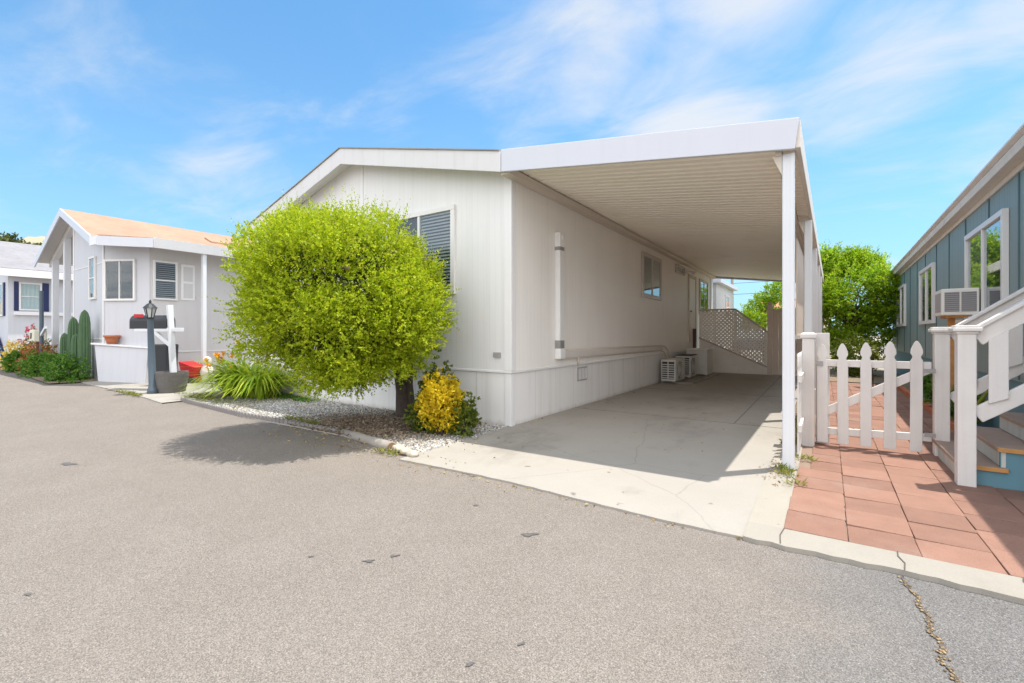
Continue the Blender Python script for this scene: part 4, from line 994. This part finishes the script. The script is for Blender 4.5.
b = MB(); b.lathe([(.08, 3.35), (.09, 3.42), (.05, 3.5)], -17.25, 3.9, 12); b.build('porch_lamp', 'metal', NH)
# low panelled planter wall with a ledge
q0 = Vector((-14.42, 3.36, 0)); q1 = Vector((-13.12, 4.03, 0)); un = (q1-q0).normalized(); nn = Vector((un.y, -un.x, 0))
EN = thing('planter_wall', 'low white panelled planter wall with a ledge under the corner window', 'planter wall', (-13.9, 3.6, gz(-13.9)))
b = MB(); g0 = gz(-13.9)-.04
b.hexa([q0+un*.22+nn*.10+Vector((0,0,g0)), q1+nn*.12+Vector((0,0,g0-.05)), q1-nn*.2+Vector((0,0,g0-.05)), q0-nn*.2+Vector((0,0,g0)), q0+Vector((0,0,.99)), q1+nn*.02+Vector((0,0,.90)), q1-nn*.2+Vector((0,0,.90)), q0-nn*.2+Vector((0,0,.99))]); b.build('panel', 'nwhite', EN, bevel=.01)
b = MB(); b.hexa([q0-un*.05+nn*.05+Vector((0,0,1.0)), q1+un*.03+nn*.05+Vector((0,0,.905)), q1+un*.03-nn*.2+Vector((0,0,.905)), q0-un*.05-nn*.2+Vector((0,0,1.0)), q0-un*.05+nn*.05+Vector((0,0,1.04)), q1+un*.03+nn*.05+Vector((0,0,.945)), q1+un*.03-nn*.2+Vector((0,0,.945)), q0-un*.05-nn*.2+Vector((0,0,1.04))]); b.build('ledge', 'trim', EN, bevel=.006)
t = thing('flower_pot', 'terracotta pot standing on the ledge of the white planter wall', 'flower pot', (-14.02, 3.58, 1.02))
b = MB(); b.lathe([(.09, 1.02), (.115, 1.10), (.135, 1.17), (.155, 1.175), (.16, 1.22), (.14, 1.222), (.13, 1.19)], -14.02, 3.58, 20); b.build('pot_body', 'terracotta', t, smooth=True)

# lamp post
def lathe_thing(): pass
gx_ = gz(-11.15)
LP = thing('lamp_post', 'slate grey garden lamp post with a small lantern at the roadside', 'lamp post', (-11.15, 3.49, gx_))
ln_ = (-.03, -.02)
MB().lathe([(.095, gx_), (.09, gx_+.10), (.065, gx_+.16), (.06, gx_+.8), (.05, gx_+1.52), (.058, gx_+1.54)], -11.15, 3.49, 14, ln_).build('pole', 'lampgrey', LP, smooth=True)
tx, ty, tz = -11.15+ln_[0]*1.55, 3.49+ln_[1]*1.55, gx_+1.55
MB().lathe([(.055, tz), (.095, tz+.18), (.1, tz+.19)], tx, ty, 6).build('lantern_glass', 'lampglass', LP)
b = MB(); b.lathe([(.125, tz+.19), (.11, tz+.21), (.055, tz+.27), (.02, tz+.29), (.025, tz+.32), (.006, tz+.36)], tx, ty, 12)
for k in range(6):
    a_ = k*math.pi/3; b.beam((tx+.058*math.cos(a_), ty+.058*math.sin(a_), tz), (tx+.102*math.cos(a_), ty+.102*math.sin(a_), tz+.19), .014, .014)
b.lathe([(.07, tz-.03), (.075, tz-.01), (.06, tz)], tx, ty, 12); b.build('lantern_frame', 'black', LP)

# mailbox on its white timber post
MX = thing('mailbox', 'black roadside mailbox with a red flag on a white timber post', 'mailbox', (-11.3, 4.05, gz(-11.3)))
ux, uy = .8256, .564                                       # box lies along the view-facing street side
mc = Vector((-11.93, 3.66, 1.36)); U = Vector((ux, uy, 0)); Wv = Vector((uy, -ux, 0))
b = MB()
def barrel_poly(c, w, h):
    pts = [c-Wv*w/2, c+Wv*w/2]+[c+Wv*(w/2*math.cos(a_))+Vector((0, 0, h*.45+w/2*math.sin(a_))) for a_ in [math.pi*k/10 for k in range(11)]]
    return pts
b.prism([p for p in barrel_poly(mc-U*.30, .26, .36)], U*.78); b.build('box', 'black', MX, bevel=.006)
b = MB(); b.prism([p for p in barrel_poly(mc-U*.315, .245, .35)], U*.012); b.build('door', 'coil', MX)
b = MB(); f0 = mc-U*.20+Wv*.136+Vector((0, 0, .24)); b.prism([f0, f0+U*.20, f0+U*.20+Vector((0, 0, .07)), f0+Vector((0, 0, .07))], Wv*.008); b.build('flag', 'red', MX)
pb = Vector((-11.36, 3.93, gz(-11.2))); pt = pb+Vector((-.10, -.05, 1.86-pb.z))
b = MB(); b.beam(pb, pt, .10, .10, (0, 1, 0)); b.build('post', 'post', MX, bevel=.006)
b = MB(); am = pb.lerp(pt, .715); b.beam(am-U*.75-Vector((0, 0, .0)), am+U*.25, .08, .08); b.build('arm', 'post', MX, bevel=.006)
b = MB(); b.beam(am-U*.36-Vector((0, 0, .03)), pb.lerp(pt, .52), .07, .07); b.build('brace', 'post', MX, bevel=.006)
tag(MB().hexa([(-12.36, 3.88, .06), (-12.14, 4.04, .06), (-12.28, 4.30, .06), (-12.52, 4.14, .06), (-12.39, 3.86, 1.02), (-12.11, 4.05, 1.02), (-12.26, 4.34, 1.02), (-12.55, 4.15, 1.02)]).build('rubbish_bin', 'black', org=(-12.3, 4.1, 0), bevel=.03), 'black upright rubbish bin behind the mailbox post', 'rubbish bin')
g1 = gz(-10.95)+.02
t = thing('barrel_planter', 'dark half barrel planter at the foot of the mailbox post', 'planter', (-11.17, 3.80, g1))
MB().lathe([(.25, g1), (.28, g1+.15), (.30, g1+.30), (.305, g1+.42), (.27, g1+.42), (.26, g1+.35)], -11.17, 3.80, 26).build('barrel', 'barrel', t)
b = MB(); b.lathe([(.279, g1+.10), (.285, g1+.13)], -11.17, 3.80, 26); b.lathe([(.303, g1+.33), (.307, g1+.36)], -11.17, 3.80, 26); b.build('hoop', 'barrel', t)
# red crate, brick planter box, small statue
t = thing('garden_cart', 'small red cart beside the barrel planter', 'cart', (-12.5, 4.7, .05))
b = MB(); b.hexa([(-12.62, 4.52, .22), (-12.34, 4.66, .22), (-12.44, 4.92, .22), (-12.70, 4.78, .22), (-12.68, 4.46, .60), (-12.28, 4.64, .46), (-12.40, 4.96, .46), (-12.76, 4.80, .60)]); b.build('tray', 'red', t, bevel=.01)
b = MB()
for x, y in ((-12.6, 4.54), (-12.38, 4.66)): b.tube([(x, y-.02, .14), (x+.02, y-.07, .14)], .09, 14)
b.build('wheel', 'black', t)
t = thing('planter_box', 'low terracotta planter box with red flowers near the awning post', 'planter', (-12.8, 5.0, .05))
b = MB(); b.box(-13.1, -12.55, 4.85, 5.15, .03, .30); b.build('box_body', 'terracotta', t, bevel=.012)
P, d = superell(70, (-12.8, 4.98, .35), (.22, .12, .1), 2, .1, 1, .2); V, F = shoots(P, d+np.array([0, 0, .5]), .09, 7, .05, .04); np_mesh('foliage', V, F, 'fl_red', t)
t = thing('garden_statue', 'small pale garden statue standing at the awning post', 'statue', (-12.3, 4.9, .02))
MB().lathe([(.14, .02), (.15, .08), (.10, .12), (.13, .25), (.15, .34), (.11, .45), (.07, .50)], -12.28, 4.92, 14).build('body', 'statue', t, smooth=True)
MB().lathe([(.03, .49), (.085, .53), (.10, .60), (.08, .67), (.02, .71)], -12.28, 4.92, 14).build('head', 'statue', t, smooth=True)

# cactus, ground cover and flower bushes in front of the neighbour
cg = gz(-15.4)
CA = thing('cactus', 'clump of tall columnar green cacti against the white gable wall', 'cactus', (-15.4, 3.2, cg))
for x, y, h_, r_ in ((-14.85, 3.28, 1.68, .10), (-15.72, 3.26, 1.52, .10), (-15.02, 3.16, 1.10, .085), (-16.25, 3.2, 1.12, .085), (-15.3, 3.36, 1.25, .085)):
    b = MB(); n_ = 24; i0 = 0; hs = [0, .2, .6, .8, .9, .96, 1.0]; rs = [.9, 1, 1, .95, .8, .55, .1]
    for hh, rr in zip(hs, rs):
        for j in range(n_): a_ = 2*math.pi*j/n_; q = r_*rr*(1+.13*(1 if j % 2 else -1)); b.v.append((x+q*math.cos(a_), y+q*math.sin(a_), cg+.02+h_*hh))
    for k in range(len(hs)-1):
        for j in range(n_): p = k*n_+j; q = k*n_+(j+1) % n_; b.f.append((p, q, q+n_, p+n_))
    b.f.append(tuple(range((len(hs)-1)*n_, len(hs)*n_))); b.build('stem', 'cactus', CA)
def cover(name, label, cat, c, r, n, mname, leaf=.07, k=6):
    g_ = gz(c[0]); t = thing(name, label, cat, (c[0], c[1], g_))
    P, d = superell(n, (c[0], c[1], g_+r[2]*.55), r, 2.2, .2, 1, .2, c[0]); P[:, 2] = np.maximum(P[:, 2], g_+.03)
    V, F = shoots(P, d+np.array([0, 0, .7])+RNG.normal(size=d.shape)*.4, .14, k, leaf, leaf*.6); np_mesh('foliage', V, F, mname, t); return t
cover('shrub', 'low green leafy shrub at the foot of the cacti', 'shrub', (-14.95, 2.98, 0), (.75, .34, .34), 480, 'lf_cover')
cover('shrub', 'green ground-hugging shrub left of the cacti', 'shrub', (-16.5, 2.86, 0), (1.0, .36, .34), 480, 'lf_cover')
cover('flower_bush', 'rust red flower bush beside the small mailbox', 'flower bush', (-17.6, 3.0, 0), (.85, .34, .52), 330, 'fl_red', .075)
t = cover('flower_bush', 'yellow and peach flower bush at the far end of the bed', 'flower bush', (-19.1, 2.82, 0), (.45, .30, .50), 260, 'fl_yellow', .08)
t = cover('flower_bush', 'dark leaved bush with pink blossoms behind the yellow one', 'flower bush', (-19.4, 3.2, 0), (.55, .30, .78), 160, 'lf_dark', .08)
P, d = superell(24, (-19.2, 3.1, gz(-19)+.95), (.6, .3, .25), 2, .3, 1, .2); V, F = shoots(P, d+np.array([0, 0, .8]), .10, 7, .07, .055); np_mesh('blossom', V, F, 'fl_pink', t)
P, d = superell(140, (-18.3, 2.7, gz(-18)+.25), (1.2, .25, .2), 2, .3, 1, .2); V, F = shoots(P, d+np.array([0, 0, .5]), .16, 9, .09, .055); o = np_mesh('leaves', V, F, 'lf_cover', t)
sheet('planting_bed', 'soil', -20.2, -14.3, 2.55, 3.5, .03, 20, 2)
# small numbered mailbox and a grey pole
mg = gz(-18.6)
t = thing('mailbox', 'cream mailbox numbered 17 on a brown post among red flowers', 'mailbox', (-18.55, 3.1, mg))
MB().box(-18.45, -18.31, 3.04, 3.16, mg, mg+.80).build('post', 'brownpost', t)
bx = MB().box(-18.78, -18.28, 2.96, 3.24, mg+.80, mg+1.14).build('box', 'box', t, bevel=.03)
cu = bpy.data.curves.new('number', 'FONT'); cu.body = '17'; cu.size = .24; cu.extrude = .004; cu.align_x = 'CENTER'; cu.materials.append(M['black'])
tmp = bpy.data.objects.new('tmp', cu); C.objects.link(tmp); bpy.context.view_layer.update()
nme = bpy.data.meshes.new_from_object(tmp.evaluated_get(bpy.context.evaluated_depsgraph_get())); bpy.data.objects.remove(tmp)
no = bpy.data.objects.new('number', nme); C.objects.link(no); no.parent = bx; no.location = Vector((-18.53, 2.952, mg+.89))-ORG[t.name]; no.rotation_euler = (R(90), 0, 0)
t = thing('signpost', 'thin slate pole with a white arm beside the numbered mailbox', 'pole', (-17.5, 3.0, mg))
MB().tube([(-17.55, 3.0, mg), (-17.55, 3.0, mg+2.2)], .045, 10).build('pole', 'lampgrey', t)
MB().beam((-17.5, 2.99, mg+1.0), (-16.9, 2.97, mg+1.2), .05, .07).build('arm', 'post', t)

# ------------------------------------------------------------------ far-left house with navy shutters
g3 = gz(-23.7)
H3 = thing('mobile_home', 'white mobile home with a grey roof and navy shutters at the far left', 'mobile home', (-26, 5, g3))
b = MB(); b.prism([(-30, 3.22, g3-.1), (-23.7, 3.22, g3-.1), (-23.7, 3.22, 3.5), (-26.85, 3.22, 4.6), (-30, 3.22, 3.5)], (0, 12, 0)); b.build('wall', 'nwhite', H3)
b = MB(); b.prism([(-23.35, 3.0, 3.50), (-23.35, 16, 3.50), (-26.85, 16, 4.88), (-26.85, 3.0, 4.88)], (0, 0, .05)); b.prism([(-30.3, 3.0, 3.50), (-26.85, 3.0, 4.88), (-26.85, 16, 4.88), (-30.3, 16, 3.50)], (0, 0, .05)); b.build('roof', 'greyroof', H3)
b = MB(); b.prism([(-23.35, 2.99, 3.30), (-23.35, 2.99, 3.55), (-26.85, 2.99, 4.93), (-26.85, 2.99, 4.68)], (0, -.03, 0)); b.build('rake_board', 'trim', H3)
b = MB(); b.box(-23.36, -23.30, 2.96, 16, 3.27, 3.52); b.build('gutter', 'trim', H3)
b = MB(); b.poly([(-23.36, 3.0, 3.42), (-23.36, 16, 3.42), (-23.75, 16, 3.5), (-23.75, 3.0, 3.5)]); b.build('soffit', 'nwall', H3)
window(H3, (-23.7, 3.48, 2.10), (0, 1, 0), (1, 0, 0), .58, 1.0, 'hung', 'frame', .05, ('curtain', 0, 1, 'blind_pale'))
for y0, y1 in ((3.36, 3.47), (4.07, 4.24)):
    b = MB(); b.box(-23.70, -23.66, y0, y1, 2.08, 3.12); b.build('shutter', 'navy', H3)
b = MB(); b.box(-23.70, -23.58, 3.36, 5.2, 1.93, 2.05); b.build('window_box', 'trim', H3)
window(H3, (-25.6, 3.22, 1.9), (1, 0, 0), (0, -1, 0), 1.2, 1.2, 'slider', 'frame', .06)
for x0 in (-25.85, -24.38):
    b = MB(); b.box(x0, x0+.22, 3.18, 3.219, 1.9, 3.1); b.build('shutter', 'navy', H3)
t = thing('porch_steps', 'blue wooden steps at the left edge, before the navy shuttered home', 'steps', (-24.6, 2.65, g3))
for k in range(4):
    xa = -24.1-.27*k
    b = MB(); b.box(xa-.30, xa, 2.15, 3.15, g3+.16+.19*k, g3+.20+.19*k); b.build('tread', 'bluestep', t)
    b = MB(); b.box(xa-.05, xa-.03, 2.2, 3.1, g3-.03+.19*k, g3+.16+.19*k); b.build('riser', 'nwall', t)
b = MB(); b.prism([(-24.05, 3.16, g3), (-25.2, 3.16, g3), (-25.2, 3.16, g3+.80), (-24.05, 3.16, g3+.10)], (0, .04, 0)); b.build('stringer', 'navy', t)

# ------------------------------------------------------------------ beyond the carport: white house, pole, car, far wall
t = thing('mobile_home', 'sunlit white mobile home glimpsed beyond the end of the carport', 'mobile home', (-5, 21, 0))
MB().prism([(-7.5, 19.2, 0), (-3.45, 19.2, 0), (-3.45, 23.2, 0), (-7.5, 23.2, 0)], (0, 0, 3.25)).build('wall', 'nwall', t)
b = MB(); b.prism([(-3.25, 19.0, 3.25), (-3.25, 19.0, 3.40), (-5.5, 19.0, 3.9), (-7.7, 19.0, 3.40), (-7.7, 19.0, 3.25)], (0, 4.4, 0)); b.build('roof', 'fascia', t)
window(t, (-3.45, 21.2, 1.9), (0, 1, 0), (1, 0, 0), .75, 1.0, 'hung', 'frame', .05)
t = thing('utility_pole', 'weathered utility pole far beyond the carport', 'utility pole', (-7.5, 50, 0))
MB().tube([(-7.5, 50, -.1), (-7.5, 50, 9)], [.16, .12], 10).build('pole', 'pole', t)
b = MB(); b.beam((-8.6, 50, 8.2), (-6.4, 50, 8.2), .12, .14); b.build('crossarm', 'pole', t)
b = MB()
for z in (6.3, 5.2): b.tube([(-40, 47, z+.6), (-22, 48.6, z+.15), (-7.5, 50, z), (8, 51, z+.15), (26, 53, z+.6)], .02, 5)
b.build('cable', 'black', t)
t = thing('parked_car', 'dark blue car parked behind the sloping lattice railing', 'car', (-2.9, 30, 0))
body = [(-1.0, .30), (1.0, .30), (1.02, .75), (.95, .92), (-.95, .92), (-1.02, .75)]
b = MB(); b.prism([(-5.2, 30+0, 0)]*0 or [(-4.9, 29.1, .32), (-.7, 29.1, .32), (-.62, 29.1, .72), (-1.5, 29.1, .95), (-4.2, 29.1, .98), (-4.95, 29.1, .85)], (0, 1.75, 0)); b.build('body', 'bluecar', t, bevel=.08)
b = MB(); b.hexa([(-4.4, 29.15, .96), (-1.6, 29.15, .94), (-1.6, 30.8, .94), (-4.4, 30.8, .96), (-3.9, 29.3, 1.42), (-2.2, 29.3, 1.42), (-2.2, 30.65, 1.42), (-3.9, 30.65, 1.42)]); b.build('windscreen', 'carwhite', t, bevel=.05)
for x in (-4.2, -1.5):
    b = MB(); b.tube([(x, 29.05, .32), (x, 29.3, .32)], .32, 18); b.build('wheel', 'black', t)
t = thing('house', 'tan stucco house with a red tile roof far behind the vinyl fence', 'house', (-1, 44, 0))
MB().box(-4, 0.5, 42, 50, 0, 2.9).build('wall', 'farwall', t)
b = MB(); b.prism([(-4.5, 41.5, 2.9), (-4.5, 46, 4.3), (-4.5, 50.5, 2.9)], (5.4, 0, 0)); b.build('roof', 'farroof', t)
window(t, (-2.5, 42, 1.0), (1, 0, 0), (0, -1, 0), 1.6, 1.2)

# dry hill with trees far to the left
b = MB(); n_ = 40; hx, hy = -205, 34
for j in range(11):
    for i in range(n_):
        a_ = 2*math.pi*i/n_; r_ = 1-j/10.0; zz = 29*(1-r_**2)*(1+.1*math.sin(3*a_+j))-1
        b.v.append((hx+95*r_*math.cos(a_), hy+70*r_*math.sin(a_), max(-1, zz)))
for j in range(10):
    for i in range(n_): p = j*n_+i; q = j*n_+(i+1) % n_; b.f.append((p, q, q+n_, p+n_))
struct(b, 'hill', 'hill', smooth=True)
for i, (x, y, z, r_, lab) in enumerate([(-150, 20.5, 18.6, 3.6, 'dark rounded tree on the dry hill, leftmost of the row'), (-150, 26.5, 18.4, 3.0, 'olive green tree on the hilltop beside the darkest tree'), (-150, 32, 18.2, 2.6, 'small olive tree on the hilltop above the grey roof'), (-150, 14, 17.6, 3.4, 'low dark tree on the hill slope above the grey roof')]):
    t = thing('tree', lab, 'tree', (x, y, z-3), group='trees on the far hill')
    MB().tube([(x, y, z-4), (x, y, z+.5)], [.4, .2], 8).build('trunk', 'bark', t)
    P, d = superell(420, (x, y, z+1), (r_, r_, r_*.8), 2, .5, 1, .25, i); V, F = shoots(P, d+RNG.normal(size=d.shape)*.5, 1.1, 5, .9, .6); np_mesh('crown', V, F, 'lf_hill', t)

# ------------------------------------------------------------------ sky, sun, camera
SUN = Vector((.195, .215, 1.0)).normalized()
w = bpy.data.worlds.new('World'); S.world = w; w.use_nodes = True; nt = w.node_tree
bg = nt.nodes['Background']; sky = nt.nodes.new('ShaderNodeTexSky'); sky.sky_type = 'NISHITA'; sky.sun_disc = False
sky.sun_elevation = math.asin(SUN.z); sky.sun_rotation = math.atan2(SUN.x, SUN.y); sky.air_density = 1.0; sky.dust_density = .6; sky.ozone_density = 2.0
gen = nt.nodes.new('ShaderNodeTexCoord').outputs['Generated']
sep = nt.nodes.new('ShaderNodeSeparateXYZ'); L(nt, gen, sep.inputs[0])
zz = math_(nt, 'ADD', math_(nt, 'MAXIMUM', sep.outputs[2], 0.0), .12)
cmb = nt.nodes.new('ShaderNodeCombineXYZ'); L(nt, math_(nt, 'DIVIDE', sep.outputs[0], zz), cmb.inputs[0]); L(nt, math_(nt, 'DIVIDE', sep.outputs[1], zz), cmb.inputs[1])
mp = nt.nodes.new('ShaderNodeMapping'); L(nt, cmb.outputs[0], mp.inputs[0]); mp.inputs[2].default_value = (0, 0, R(-30)); mp.inputs[3].default_value = (1.0, 1.5, 1); mp.inputs[1].default_value = (3.1, 1.4, 0)
n1 = N(nt, 'ShaderNodeTexNoise', Scale=1.7, Detail=10, Roughness=.60, Distortion=.5); L(nt, mp.outputs[0], n1.inputs['Vector'])
n2 = N(nt, 'ShaderNodeTexNoise', Scale=.8, Detail=4, Roughness=.5); L(nt, mp.outputs[0], n2.inputs['Vector'])
# fair-weather cloud banks: (azimuth and height as a direction, angular radius, weight)
banks = [((-.316, .794, .520), .17, .85), ((-.104, .808, .580), .20, 1.0), ((-.229, .871, .436), .20, .9), ((.093, .902, .421), .17, .72), ((.233, .873, .429), .17, .7),
         ((.36, .75, .55), .20, .95), ((.25, .92, .31), .13, .6), ((-.878, .375, .301), .10, .45), ((-.45, .75, .50), .20, .35)]
acc = None
for d0, rad, wt in banks:
    dn = nt.nodes.new('ShaderNodeVectorMath'); dn.operation = 'DISTANCE'; L(nt, gen, dn.inputs[0]); dn.inputs[1].default_value = Vector(d0).normalized()
    k = math_(nt, 'MULTIPLY', math_(nt, 'SUBTRACT', 1.0, ramp(nt, dn.outputs['Value'], 0.0, rad*1.35)), wt)
    acc = k if acc is None else math_(nt, 'MAXIMUM', acc, k)
cov = math_(nt, 'ADD', math_(nt, 'MULTIPLY', n1.outputs[0], .85), math_(nt, 'ADD', math_(nt, 'MULTIPLY', n2.outputs[0], .35), math_(nt, 'MULTIPLY', acc, .38)))
cl = math_(nt, 'MULTIPLY', ramp(nt, cov, .56, 1.08), .88)
# added bright cloud cover on the unseen street side, fill light for shaded walls
fill_deck = nt.nodes.new('ShaderNodeVectorMath'); fill_deck.operation = 'DOT_PRODUCT'; L(nt, gen, fill_deck.inputs[0]); fill_deck.inputs[1].default_value = Vector((.55, -.82, .12)).normalized()
dk = math_(nt, 'MULTIPLY', ramp(nt, fill_deck.outputs['Value'], -.05, .45), ramp(nt, math_(nt, 'ADD', n1.outputs[0], math_(nt, 'MULTIPLY', n2.outputs[0], .5)), .45, .8))
SKYS = .15
hz = nt.nodes.new('ShaderNodeMath'); hz.operation = 'POWER'; L(nt, math_(nt, 'SUBTRACT', 1.0, math_(nt, 'MAXIMUM', sep.outputs[2], 0.0)), hz.inputs[0]); hz.inputs[1].default_value = 3.2
tint = mixc(nt, 1.0, sky.outputs[0], (.30, .495, .55, 1), 'MULTIPLY')
tint = mixc(nt, math_(nt, 'MULTIPLY', hz.outputs[0], .75), tint, (1.08, 1.58, 2.1, 1))
col = mixc(nt, cl, tint, (2.0, 2.06, 2.14, 1))
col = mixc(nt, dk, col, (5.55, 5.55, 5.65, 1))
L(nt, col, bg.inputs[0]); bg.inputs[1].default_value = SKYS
sl = bpy.data.lights.new('Sun', 'SUN'); sl.energy = 2.0; sl.angle = R(.55); sl.color = (1.0, .955, .88)
so_ = bpy.data.objects.new('Sun', sl); C.objects.link(so_); so_.rotation_euler = SUN.to_track_quat('Z', 'Y').to_euler(); so_.location = (3, 3, 20)
cam = bpy.data.cameras.new('Camera'); co_ = bpy.data.objects.new('Camera', cam); C.objects.link(co_)
co_.location = (0, 0, 1.25); co_.rotation_euler = (R(90), 0, R(34.347)); cam.lens = 16.0; cam.sensor_width = 36; cam.shift_y = -7.5/1024; cam.clip_end = 2000; cam.clip_start = .05
S.camera = co_
S.view_settings.view_transform = 'Standard'; S.view_settings.look = 'None'; S.view_settings.gamma = 1; S.view_settings.exposure = 1.55
S.cycles.max_bounces = 10; S.cycles.diffuse_bounces = 8; S.cycles.transparent_max_bounces = 12
try: S.cycles.use_denoising = True
except Exception: pass
